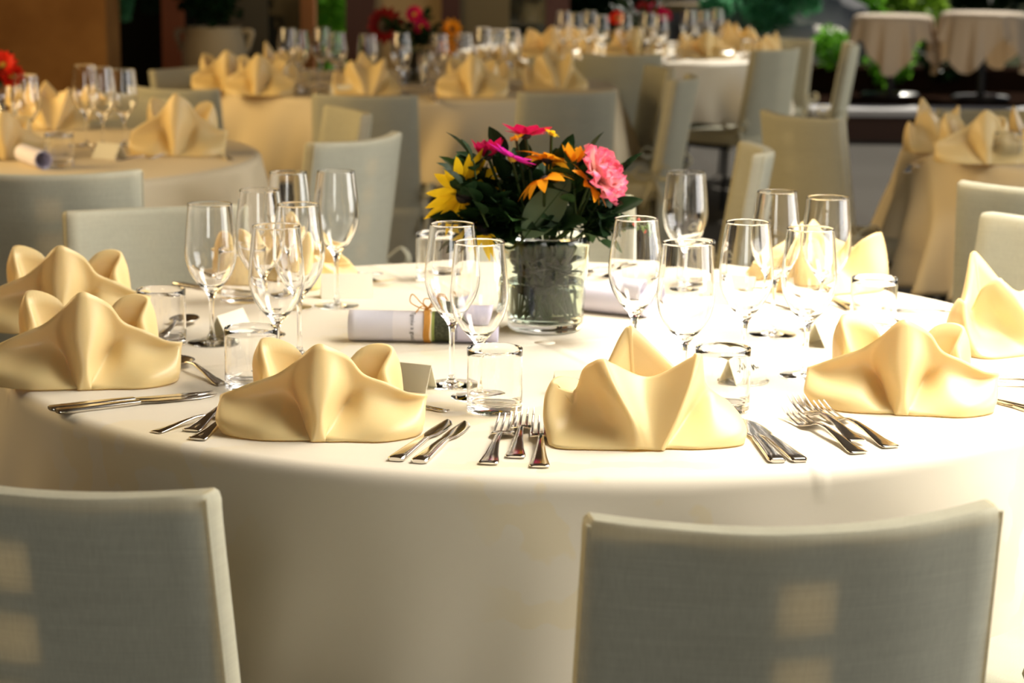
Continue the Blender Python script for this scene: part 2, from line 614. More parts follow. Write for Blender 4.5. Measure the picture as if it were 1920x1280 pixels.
bush(1130, 10, 20.0, 190, 150, 1500, 0.16, 'bush_dark', 'dark shrub behind the glasses and red bouquet of the garden-side table', 1)
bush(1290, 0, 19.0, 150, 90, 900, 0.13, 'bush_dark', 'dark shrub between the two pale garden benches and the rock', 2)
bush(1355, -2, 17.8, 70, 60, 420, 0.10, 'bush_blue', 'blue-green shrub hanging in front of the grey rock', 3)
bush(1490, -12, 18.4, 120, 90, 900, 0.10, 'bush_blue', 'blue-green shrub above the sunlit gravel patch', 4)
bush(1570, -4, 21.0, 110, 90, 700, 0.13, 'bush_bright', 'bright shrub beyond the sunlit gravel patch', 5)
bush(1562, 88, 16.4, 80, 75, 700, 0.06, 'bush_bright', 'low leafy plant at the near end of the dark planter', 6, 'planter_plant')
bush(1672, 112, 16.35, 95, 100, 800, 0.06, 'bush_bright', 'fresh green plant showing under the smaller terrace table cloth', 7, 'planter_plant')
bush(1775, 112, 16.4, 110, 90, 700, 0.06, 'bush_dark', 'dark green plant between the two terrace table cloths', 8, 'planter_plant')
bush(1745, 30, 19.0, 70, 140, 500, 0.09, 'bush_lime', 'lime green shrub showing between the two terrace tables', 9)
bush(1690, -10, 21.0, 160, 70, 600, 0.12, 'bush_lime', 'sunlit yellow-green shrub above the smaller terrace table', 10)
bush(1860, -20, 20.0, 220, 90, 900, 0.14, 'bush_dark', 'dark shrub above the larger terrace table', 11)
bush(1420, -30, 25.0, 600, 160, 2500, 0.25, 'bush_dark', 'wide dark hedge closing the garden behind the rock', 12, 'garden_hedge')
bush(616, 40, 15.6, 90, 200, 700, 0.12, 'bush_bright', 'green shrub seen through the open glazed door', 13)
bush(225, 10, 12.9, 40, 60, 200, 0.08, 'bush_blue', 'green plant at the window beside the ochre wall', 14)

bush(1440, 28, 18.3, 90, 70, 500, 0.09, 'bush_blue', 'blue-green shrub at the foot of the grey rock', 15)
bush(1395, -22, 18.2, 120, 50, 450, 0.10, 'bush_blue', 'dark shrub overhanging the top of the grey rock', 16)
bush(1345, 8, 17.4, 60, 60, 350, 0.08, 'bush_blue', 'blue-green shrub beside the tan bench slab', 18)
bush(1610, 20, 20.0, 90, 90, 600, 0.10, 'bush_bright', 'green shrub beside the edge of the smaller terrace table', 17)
mb = MB()
c_ = aty(1522, 46, 18.2)
hb = c_.z - 0.21
mb.lathe([(0.001, hb), (0.24, hb - 0.02), (0.34, hb - 0.10), (0.42, 0.0)], 32)
o = mb.build('ground_sun_patch', M['painted_sun_gravel'])  # mound added as a patch of painted sun on the ground
o.location = (c_.x, 18.2, 0.21)
o['kind'] = 'structure'
# grey rock
mb = MB()
rows = []
for i in range(13):
    row = []
    for j in range(24):
        a, t = 2 * pi * j / 24, pi * i / 12
        k = 1 + 0.16 * sin(3 * a + 2 * t) + 0.1 * sin(7 * a) * sin(5 * t)
        row.append((1.0 * k * sin(t) * cos(a), 0.5 * k * sin(t) * sin(a), 0.55 * k * cos(t)))
    rows.append(row)
mb.grid(rows, wrap=True)
rk = mb.build('garden_rock', M['rock'])
rk.location = aty(1400, 60, 19.0) - Vector((0, 0, 0.1))
tag(rk, 'big grey rock among the green shrubs at the garden edge', 'rock')


# ------------------------------------------------------------------ tables and their cloths
def table(cx, cy, R, label, group=None):
    t = empty('round_table', (cx, cy, 0))
    mb = MB()
    mb.lathe([(0.001, 0.72), (R - 0.02, 0.72), (R - 0.005, 0.728), (R - 0.005, 0.738), (R - 0.02, 0.744), (0.001, 0.744)], 64)
    mb.build('tabletop', M['table_wood'], t)
    for k in range(4):
        a = pi / 4 + k * pi / 2
        mb = MB()
        mb.tube([(0.55 * R * cos(a), 0.55 * R * sin(a), 0.0), (0.5 * R * cos(a), 0.5 * R * sin(a), 0.72)], 0.025)
        mb.build('leg', M['black_metal'], t)
    return tag(t, label, 'table', group)


def cloth(cx, cy, R, hem, label, mk='cloth', seed=0, amp=0.03, flare=0.05, corner=0.0, nth=288, crease=()):
    rnd = random.Random(seed)
    waves = [(rnd.choice([9, 11, 13, 16, 19, 22, 26, 31]), rnd.uniform(0, 6.28), rnd.uniform(0.4, 1.0)) for _ in range(6)]
    tot = sum(w_[2] for w_ in waves)

    def f(a):
        s = sum(k * cos(n_ * a + p) for n_, p, k in waves) / tot * 1.7
        return s
    Z = 0.75
    rows = []
    for r in (0.02, 0.1, 0.2, 0.3, 0.4, 0.5, 0.6, 0.7, 0.8, 0.88, 0.94, 0.975):
        row = []
        for j in range(nth):
            a = 2 * pi * j / nth
            x, y = R * r * cos(a), R * r * sin(a)
            row.append((x, y, Z))
        rows.append(row)
    er = 0.022
    for k in range(1, 7):
        t = k / 6 * pi / 2
        row = []
        for j in range(nth):
            a = 2 * pi * j / nth
            r = R - er + er * sin(t) * 1.1
            row.append((r * cos(a), r * sin(a), Z - er * (1 - cos(t)) * 1.2))
        rows.append(row)
    z1 = Z - er * 1.2
    nd = 22
    for k in range(1, nd + 1):
        t = k / nd
        row = []
        for j in range(nth):
            a = 2 * pi * j / nth
            dz = hem - z1
            h = z1 + dz * t * (1 + corner * (abs(cos(2 * a + seed)) - 0.5))
            g = f(a + 0.05 * sin(3 * t + seed))
            r = R + er * 0.1 + flare * t + amp * (t ** 0.75) * g + 0.25 * amp * t * sin(31 * a + 3 * t + seed)
            row.append((r * cos(a), r * sin(a), h))
        rows.append(row)
    mb = MB()
    mb.grid(rows, wrap=True, flip=True)
    mb.cap(rows[0])
    o = mb.build('tablecloth', M[mk])
    o.location = (cx, cy, 0)
    md = o.modifiers.new('thick', 'SOLIDIFY')
    md.thickness = 0.002
    md.offset = -1
    return tag(o, label, 'tablecloth')


K = 1.12
MC = Vector((0.051 * K, 3.243 * K, 0))
MR = 0.822 * K
table(MC.x, MC.y, MR, 'big round table under the cream cloth, nearest of all the tables')
cloth(MC.x, MC.y, MR, 0.28, 'cream damask cloth on the big round table with the glass vase', seed=4, amp=0.034, flare=0.06)


def tc(px, py):
    p = at(px, py, 0.75)
    return p.x, p.y


B1 = tc(-75, 287); B2 = tc(772, 157); B3 = tc(1150, 101); B4 = tc(2225, 280)
for (x, y), lab, lc, hem, mk, sd in (
        (B1, 'round table beside the ochre wall', 'warm-lit cloth on the round table beside the ochre wall', 0.33, 'warm_lit_cloth', 2),
        (B2, 'round table with the maroon sunflower bouquet', 'warm-lit cloth on the table with the maroon sunflower bouquet', 0.42, 'warm_lit_cloth', 5),
        (B3, 'round table beside the garden with many glasses', 'sunlit pale cloth on the table beside the garden', 0.42, 'cloth', 7),
        (B4, 'round table set apart near the terrace step', 'warm-lit cloth on the table set apart near the terrace step', 0.36, 'warm_lit_cloth', 9)):
    table(x, y, MR, lab)
    cloth(x, y, MR, hem, lc, mk, sd, amp=0.07, flare=0.05, corner=0.25, nth=200)


def terrace_table(px0, px1, ytop, y, label, lc, seed):
    p0, p1 = aty(px0, ytop, y), aty(px1, ytop, y)
    cx, z, r = (p0.x + p1.x) / 2, p0.z, (p1.x - p0.x) / 2
    t = empty('terrace_table', (cx, y, 0.225))
    h = z - 0.225
    mb = MB(); mb.lathe([(0.001, h - 0.03), (r - 0.03, h - 0.03), (r - 0.03, h - 0.008), (0.001, h - 0.008)], 32)
    mb.build('tabletop', M['table_wood'], t)
    mb = MB(); mb.tube([(0, 0, 0.02), (0, 0, h - 0.03)], 0.03); mb.build('pedestal', M['black_metal'], t)
    mb = MB(); mb.lathe([(0.001, 0.03), (0.2, 0.02), (0.22, 0.0), (0.001, 0.0)], 24); mb.build('foot', M['black_metal'], t)
    tag(t, label, 'table')
    n_ = 96
    rows = []
    for q in (0.02, 0.5, 0.9, 1.0):
        rows.append([(r * q * cos(2 * pi * j / n_), r * q * sin(2 * pi * j / n_), z - (0.01 if q == 1 else 0)) for j in range(n_)])
    for k in range(1, 11):
        tt = k / 10
        row = []
        for j in range(n_):
            a = 2 * pi * j / n_
            drop = 0.15 + 0.27 * abs(cos(2 * a + seed)) ** 1.5
            rr = r + 0.01 + 0.03 * tt + 0.035 * tt * sin(13 * a + seed) + 0.02 * tt * sin(22 * a)
            row.append((rr * cos(a), rr * sin(a), z - 0.01 - drop * tt))
        rows.append(row)
    mb = MB(); mb.grid(rows, wrap=True, flip=True); mb.cap(rows[0])
    o = mb.build('tablecloth', M['terrace_cloth'])
    o.location = (cx, y, 0)
    tag(o, lc, 'tablecloth')


M['terrace_cloth'] = mat('tan_table_cloth', (0.74, 0.60, 0.44), 0.8)
add_translucent(M['terrace_cloth'], (0.6, 0.4, 0.2), 0.15)
terrace_table(1603, 1748, 27, 15.8, 'small terrace table under a cloth with pointed corners', 'tan cloth with a pointed corner above the fresh green plant', 0.4)
terrace_table(1768, 1925, 22, 15.6, 'terrace table at the picture edge with a dark gap below', 'tan cloth hanging in deep folds at the picture edge of the terrace', 1.1)


# ------------------------------------------------------------------ chairs in linen covers
BW, BT, ZS, ZT = 0.205, 0.020, 0.45, 0.90


def byc(u, z):
    return -0.21 - 0.155 * (z - 0.45) + 0.052 * u * u


def make_chair():
    root = empty('banquet_chair')
    root['category'] = 'chair'
    # back cover: closed box of cloth, curved in plan
    rows = []
    nu = 15
    us = [-1 + 2 * i / (nu - 1) for i in range(nu)]
    for z, th, ex in [(0.44, BT, 0.006)] + [(0.50 + 0.0335 * i, BT, 0.006 * (1 - i / 11)) for i in range(12)] + [(0.888, BT, 0), (0.896, BT * 0.93, -0.001), (0.900, BT * 0.72, -0.004)]:
        ring = []
        for u in us:
            ring.append(((BW + ex) * u, byc(u, z) - th + 0.0015 * sin(9 * u + 8 * z), z + (0.006 * u * u if z > 0.87 else 0)))
        ring.append(((BW + ex) + 0.003, byc(1, z) - th * 0.6, z + (0.006 if z > 0.87 else 0)))
        ring.append(((BW + ex) + 0.003, byc(1, z) + th * 0.6, z + (0.006 if z > 0.87 else 0)))
        for u in us[::-1]:
            ring.append(((BW + ex) * u, byc(u, z) + th, z + (0.006 * u * u if z > 0.87 else 0)))
        ring.append((-(BW + ex) - 0.003, byc(1, z) + th * 0.6, z + (0.006 if z > 0.87 else 0)))
        ring.append((-(BW + ex) - 0.003, byc(1, z) - th * 0.6, z + (0.006 if z > 0.87 else 0)))
        rows.append(ring)
    mb = MB()
    mb.grid(rows, wrap=True)
    top = rows[-1]
    mb.grid([top[:nu], top[nu + 2:2 * nu + 2][::-1]])
    bk = mb.build('backrest', M['linen'], root)
    # seam piping along the outer edge
    for s in (-1, 1):
        mb = MB()
        pts = [(s * (BW + 0.0022 + 0.006 * max(0, (0.88 - z) / 0.4)), byc(1, z) - BT * 0.85, z) for z in [0.12 + 0.05 * i for i in range(16)] + [0.902]]
        mb.tube(pts, 0.0022, 6)
        mb.build('piping', M['linen'], bk)
    # skirt hanging behind the seat
    rows = []
    for i in range(11):
        t = i / 10
        z = 0.455 - 0.345 * t
        row = []
        for j in range(25):
            u = -1 + 2 * j / 24
            row.append(((BW + 0.006 + 0.03 * t) * u, byc(u, z) - BT - 0.035 * t + 0.014 * t * sin(7 * u + 1.3) + 0.007 * t * sin(15 * u), z + 0.01 * t * cos(4 * u)))
        rows.append(row)
    mb = MB(); mb.grid(rows)
    sk = mb.build('skirt', M['linen'], bk)
    md = sk.modifiers.new('thick', 'SOLIDIFY'); md.thickness = 0.003
    # plywood back with square cut-outs behind the cloth
    ue = [-0.985, -0.65, -0.35, -0.134, 0.134, 0.35, 0.65, 0.985]
    ze = [0.46]
    for c in (0.584, 0.664, 0.744, 0.824):
        ze += [c - 0.026, c + 0.026]
    ze += [0.893]
    vs, fs = [], []
    for z in ze:
        for u in ue:
            vs.append((BW * u, byc(u, z) - BT + 0.006, z))
    for i in range(len(ze) - 1):
        for j in range(len(ue) - 1):
            if j == 3 and i % 2 == 1:
                continue
            a = i * len(ue) + j
            fs.append((a, a + 1, a + len(ue) + 1, a + len(ue)))
    mb = MB(); mb.add(vs, fs)
    bd = mb.build('back_board', M['board'], root, smooth=False)
    md = bd.modifiers.new('thick', 'SOLIDIFY'); md.thickness = 0.012; md.offset = -1
    # seat cushion under its cover
    mb = MB()
    rows = []
    for z, k in ((0.405, 1.0), (0.43, 1.005), (0.45, 1.0), (0.463, 0.975), (0.470, 0.93), (0.4735, 0.80), (0.475, 0.4), (0.475, 0.02)):
        row = []
        for j in range(48):
            a = 2 * pi * j / 48
            ca, sa = cos(a), sin(a)
            p = 5.0
            row.append((0.215 * k * math.copysign(abs(ca) ** (2 / p), ca), 0.015 + 0.215 * k * math.copysign(abs(sa) ** (2 / p), sa), z))
        rows.append(row)
    mb.grid(rows, wrap=True)
    mb.build('seat', M['linen'], root)
    for sx in (-1, 1):
        for sy in (-1, 1):
            mb = MB()
            mb.tube([(sx * 0.19, 0.015 + sy * 0.17, 0.41), (sx * 0.20, 0.015 + sy * 0.20, 0.0)], 0.013, 8)
            mb.build('leg', M['black_metal'], root)
    mb = MB()
    mb.tube(spline([(-0.19, -0.16, 0.40), (0.19, -0.16, 0.40), (0.19, 0.19, 0.40), (-0.19, 0.19, 0.40)], 6, True) , 0.012, 8)
    mb.build('seat_frame', M['black_metal'], root)
    for s in (-1, 1):                                          # bow that ties the cover at each side
        mb = MB()
        x, y, z = s * (BW + 0.016), byc(1, 0.5), 0.51
        for dy, dz in ((0.085, 0.035), (-0.075, 0.045)):
            mb.tube(spline([(x, y, z), (x + s * 0.03, y + dy * 0.6, z + dz), (x + s * 0.03, y + dy, z + dz * 0.3), (x + s * 0.02, y + dy * 0.6, z - 0.012), (x, y, z)], 5), 0.011, 6, 0.35)
        for dy, dz in ((0.05, -0.13), (-0.06, -0.15)):
            mb.tube(spline([(x, y, z), (x + s * 0.02, y + dy * 0.5, z + dz * 0.5), (x + s * 0.018, y + dy, z + dz)], 5), 0.010, 6, 0.35)
        mb.tube([(x - s * 0.01, y, z - 0.01), (x + s * 0.014, y, z)], 0.014, 8)
        mb.build('bow_tie', M['linen'], root)
    return root


chairP = Proto(make_chair)
CH_G = 'covered chairs'


def chair(px, py, side, yaw, label, s=1.0):
    """side: which top corner of the back (local x sign, 0 = middle) is seen at the pixel"""
    yaw = math.radians(yaw)
    p = at(px, py, ZT * s)
    loc = p - Matrix.Rotation(yaw, 3, 'Z') @ Vector((side * BW * s, (-0.28 if side == 0 else -0.228) * s, 0))
    loc.z = 0
    chairP.get(loc, yaw, label, None, s)


chair(1862, 953, 1, 9, 'grey covered chair with glowing square patches in its back, before the open napkin')
chair(396, 932, 1, -19, 'grey covered chair in shade whose back cuts the picture corner beneath the two knives')
chair(265, 322, 1, 10, 'shaded grey chair drawn up to the table beside the ochre wall')
chair(122, 402, 1, -158, 'pale chair facing the camera behind the double napkins on the big table', 0.935)
chair(681, 181, 0, -4, 'grey chair back standing square before the maroon sunflower table', 0.93)
chair(678, 208, 0, 112, 'tan chair seen edgewise between the shaded table and the grey chair back', 0.95)
chair(743, 250, 1, 58, 'light grey chair with a side bow standing just beyond the vase of flowers', 0.97)
chair(1072, 176, 0, 20, 'grey chair behind the magenta flower, with a curved top', 0.93)
chair(1168, 104, 0, 4, 'brown shaded chair back before the garden-side table', 0.93)
chair(1300, 147, 0, 76, 'slim sunlit chair edge with a seat of golden cloth beside it', 0.95)
chair(1255, 128, 0, 101, 'tan shaded chair tucked behind the slim sunlit chair edge', 0.92)
chair(1470, 94, 0, 50, 'pale chair with black legs pulled up to the garden-side table', 0.95)
chair(1487, 73, 0, 135, 'tan chair top peeping over the pale chair with black legs', 0.88)
chair(1606, 84, 0, 82, 'chair seen edgewise with a bow, before the dark planter', 0.95)
chair(1482, 218, 0, -58, 'tan chair glowing with light, behind the three wine glasses', 0.95)
chair(1842, 206, 0, 176, 'tan chair behind the golden napkin table near the terrace step', 0.86)
chair(1800, 343, -1, -20, 'taupe chair back in front of the warm-lit cloth table', 0.97)
chair(1850, 402, 1, 124, 'pale chair corner behind the upright napkin at the picture edge', 0.95)
chair(1187, 372, -1, 190, 'cream chair back partly hidden by the flower vase', 0.94)
chair(320, 129, 0, -122, 'small bright white chair back below the clay urn', 0.88)
chair(318, 168, 0, -18, 'dark grey chair below the small bright white chair back', 0.90)
chair(262, 183, 0, 165, 'brown shaded chair behind the wine glasses by the ochre wall', 0.90)
chair(1118, 113, -1, 160, 'tan chair with a pale edge behind the middle table napkins', 0.87)
chair(968, 66, 0, 190, 'pale chair back before the taupe panel and dark doorway', 0.885)
chair(1440, 280, 0, 90, 'narrow shaded chair edge before the glowing tan chair', 0.92)
p = at(2030, 1218, 0.47)
chairP.get(Vector((p.x, p.y, 0)), math.radians(42), 'chair of which only the white seat corner shows beside the big table')


# ------------------------------------------------------------------ glassware
def dens(prof, k=6):
    return [(max(0.0006, p.x), p.y) for p in spline([(a, b_, 0) for a, b_ in prof], k)]


def make_wineglass(tall):
    def mk():
        root = empty('wine_glass')
        root['category'] = 'wine glass'
        if tall:
            outer = [(0.0045, 0.086), (0.0070, 0.097), (0.0135, 0.107), (0.0258, 0.122), (0.0372, 0.142), (0.0432, 0.168), (0.0420, 0.196), (0.0380, 0.230), (0.0345, 0.256)]
        else:
            outer = [(0.0045, 0.074), (0.0070, 0.084), (0.0135, 0.093), (0.0268, 0.108), (0.0388, 0.128), (0.0445, 0.154), (0.0432, 0.182), (0.0402, 0.215), (0.0378, 0.241)]
        zt = outer[-1][1]
        zb = outer[2][1]
        inner = [(max(r - (0.0012 + 0.0014 * max(0, 1 - (z - outer[3][1]) / 0.06)), 0.0008), z + 0.0012 * max(0, 1 - (z - outer[3][1]) / 0.04)) for r, z in outer[3:]]
        inner = [(0.0008, outer[1][1] + 0.0065), (0.0095, outer[2][1] + 0.0030), (0.0160, outer[2][1] + 0.0085)] + inner
        o = dens(outer, 6)
        i = dens(inner, 6)
        r = outer[-1][0]
        rim = [(r - 0.0001, zt + 0.0004), (r - 0.0006, zt + 0.0007), (r - 0.0011, zt + 0.0004)]
        mb = MB(); mb.lathe(o + rim + i[::-1], 56); mb.build('bowl', M['glass'], root)
        z0 = outer[0][1]
        stem = dens([(0.0075, 0.0095), (0.0050, 0.016), (0.0040, 0.028), (0.0038, 0.05), (0.0040, z0 - 0.012), (0.0045, z0)], 5)
        mb = MB(); mb.lathe(stem, 32); mb.build('stem', M['glass'], root)
        foot = [(0.0008, 0.0005), (0.030, 0.0005), (0.0415, 0.0005), (0.0425, 0.0010), (0.0422, 0.0017), (0.041, 0.0022)] + dens([(0.041, 0.0022), (0.030, 0.0032), (0.018, 0.0046), (0.0105, 0.0068), (0.0075, 0.0095)], 4)[1:]
        mb = MB(); mb.lathe(foot, 48); mb.build('foot', M['glass'], root)
        return root
    return mk


WA = Proto(make_wineglass(True))
WB = Proto(make_wineglass(False))
ZC = 0.7503


def make_tumbler():
    R, H = 0.0415, 0.096
    prof = [(0.0008, 0.0008), (R - 0.005, 0.0004), (R - 0.001, 0.0012), (R - 0.0002, 0.004), (R, 0.012)] + [(R, 0.012 + (H - 0.013) * i / 8) for i in range(1, 9)] + \
           [(R - 0.0003, H - 0.0004), (R - 0.0009, H), (R - 0.0016, H - 0.0005)] + [(R - 0.0018, H - 0.002 - (H - 0.022) * i / 8) for i in range(1, 9)] + \
           [(R - 0.0028, 0.0165), (R - 0.006, 0.0135), (R - 0.014, 0.0115), (0.0008, 0.0110)]
    mb = MB(); mb.lathe(prof, 64)
    o = mb.build('tumbler', M['glass'])
    o['category'] = 'tumbler'
    return o


TU = Proto(make_tumbler)


def onp(P, px, py, label, group=None, rz=0.0, s=1.0, z=ZC):
    return P.get(at(px, py, z), rz, label, group, s)


onp(WA, 847, 722, 'taller of the two wine glasses standing before the flower vase')
onp(WB, 897, 745, 'shorter of the two wine glasses before the vase, its stem behind the tumbler')
onp(WB, 398, 643, 'wine glass nearest the pale chair back, behind the spoon')
onp(WA, 490, 628, 'slender wine glass of the cluster standing between two tumblers')
onp(WB, 521, 703, 'foremost wine glass of the cluster above the single-peak napkin')
onp(WA, 562, 668, 'wine glass overlapping the foremost one in the cluster, its stem behind the napkin peak')
onp(WA, 543, 577, 'rearmost short-looking wine glass of the cluster, against a dark gap')
onp(WA, 631, 574, 'wine glass standing beside a pale tent card, before the light grey chair')
onp(WA, 1187, 705, 'wine glass whose stem ends behind the open napkin, touching the berry sprig')
onp(WB, 1281, 744, 'wide wine glass with another glass stem and a tumbler showing through it')
onp(WB, 1281, 552, 'wine glass standing behind the wide one, rising over the others')
onp(WA, 1393, 714, 'wine glass with a brown view through its bowl, behind the tumbler with handwriting')
onp(WA, 1448, 628, 'wine glass whose round foot shows on the white cloth')
onp(WB, 1510, 705, 'front wine glass of the trio before the golden napkin, foot beside the fork tips')
onp(WB, 1543, 620, 'wine glass behind the front one of the trio, near the pair of tumblers')

onp(TU, 927, 770, 'tumbler standing centrally behind the three forks')
onp(TU, 1353, 768, 'tumbler behind the open napkin, with handwriting seen through it')
onp(TU, 472, 727, 'tumbler beside the single-peak napkin, with a card seen through it')
onp(TU, 304, 645, 'tumbler behind the double napkins, with a spoon seen through it')
onp(TU, 1638, 712, 'front tumbler of the two behind the rounded napkin')
onp(TU, 1636, 618, 'rear tumbler of the two behind the rounded napkin')
onp(TU, 455, 564, 'tumbler standing under the wine glass cluster with a napkin behind it')
onp(TU, 818, 524, 'tumbler at the rear edge of the big table beside the sunflower')
onp(TU, 1300, 540, 'tumbler seen through the wide wine glass')


# ------------------------------------------------------------------ folded napkins
def napkin_mesh(cols, name='folded_napkin'):
    """cols: around the napkin, each column [hem, low, high, rim]"""
    nc = len(cols)
    k = 7
    rows = []
    for r in range(4):
        rows.append(spline([c[r] for c in cols], k, True))
    cx = Vector((0, 0.01, 0))
    full = []
    n = len(rows[0])
    cols2 = []
    for j in range(n):
        ctl = [rows[r][j] for r in range(4)]
        rim = ctl[3]
        inn = rim + (cx - rim) * 0.10 + Vector((0, 0, 0.10 * (0.0 - rim.z)))
        d = Vector((rim.x, rim.y, 0)) - Vector((cx.x, cx.y, 0))
        s1 = spline(ctl, 5)
        tip = rim + d.normalized() * -0.0035 + Vector((0, 0, -0.0005))
        low = rim + d * -0.22 + Vector((0, 0, -rim.z * 0.42))
        deep = rim + d * -0.50 + Vector((0, 0, -rim.z * 0.72))
        s1 += [tip, tip + (low - tip) * 0.4, low, deep]
        cols2.append(s1)
    nr = len(cols2[0])
    for r in range(nr):
        row = []
        for j in range(n):
            p = cols2[j][r].copy()
            p.z = max(p.z, 0.001)
            row.append(p)
        full.append(row)
    mb = MB(); mb.grid(full, wrap=True)
    c = Vector((0, 0.01, 0.012))
    mb.cap(full[-1])
    o = mb.build(name, M['napkin'])
    md = o.modifiers.new('cloth', 'SOLIDIFY'); md.thickness = 0.0022; md.offset = 1
    o['category'] = 'napkin'
    return o


def mirror(right, jit=0.0):
    """columns from the front centre round to the rear centre -> closed list"""
    left = [[(-x, y, z) for x, y, z in c] for c in right[1:-1]]
    return right + left[::-1]


NA_R = [
    [(0, -.103, .001), (0, -.099, .030), (0, -.086, .078), (0, -.062, .130)],
    [(.006, -.102, .001), (.010, -.092, .032), (.016, -.076, .076), (.015, -.058, .124)],
    [(.009, -.096, .001), (.020, -.060, .036), (.034, -.044, .072), (.036, -.046, .104)],
    [(.014, -.100, .001), (.036, -.034, .036), (.052, -.030, .062), (.060, -.034, .082)],
    [(.040, -.104, .001), (.056, -.079, .020), (.072, -.034, .048), (.089, -.033, .068)],
    [(.090, -.097, .001), (.102, -.085, .019), (.111, -.034, .041), (.121, -.028, .057)],
    [(.138, -.064, .002), (.148, -.050, .019), (.144, -.021, .038), (.144, -.011, .046)],
    [(.140, .005, .002), (.128, .012, .022), (.110, .014, .040), (.096, .014, .048)],
    [(.105, .030, .001), (.096, .026, .03), (.090, .026, .060), (.086, .028, .074)],
    [(.108, .075, .001), (.108, .070, .04), (.104, .064, .084), (.094, .058, .108)],
    [(.070, .098, .001), (.066, .088, .04), (.058, .078, .078), (.050, .066, .102)],
    [(0, .095, .001), (0, .070, .025), (0, .052, .042), (0, .036, .050)],
]


def napA():
    c = mirror(NA_R)
    rnd = random.Random(3)
    c = [[(x + rnd.uniform(-.004, .004), y + rnd.uniform(-.004, .004), z * rnd.uniform(0.94, 1.06)) for x, y, z in col] for col in c]
    return napkin_mesh(c)


NB = [                                                        # two peaks that fall to one point in front
    [(.004, -.104, .001), (.002, -.092, .028), (.000, -.062, .066), (.000, -.034, .088)],
    [(.010, -.105, .001), (.028, -.096, .038), (.047, -.074, .086), (.057, -.052, .119)],
    [(.014, -.106, .002), (.034, -.096, .040), (.055, -.074, .090), (.066, -.050, .126)],
    [(.017, -.101, .001), (.038, -.086, .038), (.060, -.062, .086), (.072, -.042, .118)],
    [(.024, -.094, .001), (.050, -.042, .030), (.068, -.022, .054), (.080, -.010, .076)],
    [(.070, -.094, .001), (.086, -.074, .020), (.092, -.036, .042), (.098, -.004, .058)],
    [(.130, -.064, .001), (.136, -.050, .018), (.128, -.018, .034), (.114, .010, .046)],
    [(.120, .010, .001), (.108, .020, .024), (.090, .028, .044), (.076, .036, .058)],
    [(.080, .060, .001), (.070, .058, .034), (.056, .056, .066), (.040, .056, .086)],
    [(.018, .090, .001), (.010, .086, .050), (-.004, .080, .100), (-.014, .070, .136)],
    [(.006, .093, .001), (-.002, .086, .052), (-.016, .080, .104), (-.024, .070, .140)],
    [(-.010, .090, .001), (-.016, .082, .048), (-.028, .076, .096), (-.034, .066, .130)],
    [(-.090, .050, .001), (-.088, .044, .030), (-.082, .036, .056), (-.072, .030, .070)],
    [(-.130, .010, .001), (-.132, .008, .032), (-.130, .000, .064), (-.122, -.008, .082)],
    [(-.140, -.060, .001), (-.146, -.058, .030), (-.144, -.050, .060), (-.136, -.040, .080)],
    [(-.128, -.098, .001), (-.112, -.060, .020), (-.106, -.030, .044), (-.104, -.022, .066)],
    [(-.070, -.104, .001), (-.066, -.060, .030), (-.082, -.040, .070), (-.092, -.032, .098)],
    [(-.034, -.104, .001), (-.040, -.088, .036), (-.066, -.066, .082), (-.078, -.044, .112)],
    [(-.018, -.107, .003), (-.028, -.098, .040), (-.054, -.074, .088), (-.066, -.048, .116)],
    [(-.006, -.105, .002), (-.018, -.097, .036), (-.044, -.072, .082), (-.056, -.046, .110)],
]
NPA = Proto(napA)
NPB = Proto(lambda: napkin_mesh(NB))
R_ = math.radians
onp(NPA, 608, 797, 'cream satin napkin folded to one tall centre peak, between knives and fork handles')
onp(NPB, 1212, 812, 'open cream napkin with two front peaks meeting in a point, beside three forks')
onp(NPA, 1688, 752, 'rounded cream napkin whose broad peak slants, in front of two tumblers', None, R_(-9), (0.97, 0.97, 1.05))
onp(NPB, 1885, 643, 'upright cream napkin with two sharp points at the picture edge', None, R_(30), (0.98, 0.98, 1.08))
onp(NPA, 165, 706, 'front one of the two napkins beside the tumbler with the spoon', None, R_(8), (1.0, 1.0, 1.12))
onp(NPA, 125, 607, 'rear one of the two napkins beside the tumbler, against the pale chair', None, R_(6), (1.0, 1.0, 1.15))
onp(NPA, 522, 528, 'napkin half hidden behind the wine glass cluster', None, R_(165), 1.0)
onp(NPA, 1540, 538, 'napkin behind the trio of wine glasses with its flap beside a tumbler', None, R_(205), 1.0)


# ------------------------------------------------------------------ cutlery
def make_fork():
    root = empty('fork'); root['category'] = 'fork'
    L = 0.215
    secs = [(0.0, 0, 0.0035, 0.0095, 0.0011), (0.002, 0, 0.0035, 0.0125, 0.0016), (0.012, 0, 0.0035, 0.0122, 0.0017), (0.035, 0, 0.0055, 0.0088, 0.0019), (0.065, 0, 0.0095, 0.0060, 0.0021), (0.095, 0, 0.0125, 0.0042, 0.0022), (0.118, 0, 0.0122, 0.0038, 0.0021), (0.132, 0, 0.0090, 0.0046, 0.0018)]
    mb = MB(); mb.loft(secs, 12); mb.build('handle', M['steel'], root)
    mb = MB()
    mb.loft([(0.130, 0, 0.0094, 0.0044, 0.0016), (0.1345, 0, 0.0074, 0.0105, 0.0014), (0.140, 0, 0.0056, 0.0146, 0.0012), (0.148, 0, 0.0040, 0.0152, 0.0011), (0.162, 0, 0.0042, 0.0148, 0.0010)], 14, 3.5)
    for k in range(4):
        x = -0.0126 + 0.0084 * k
        mb.loft([(0.159, x, 0.0041, 0.0023, 0.0010), (0.180, x * 0.97, 0.0062, 0.0021, 0.0010), (0.198, x * 0.94, 0.0105, 0.0018, 0.0009), (0.213, x * 0.90, 0.0160, 0.0011, 0.0007)], 8)
    mb.build('tines', M['steel'], root)
    return root


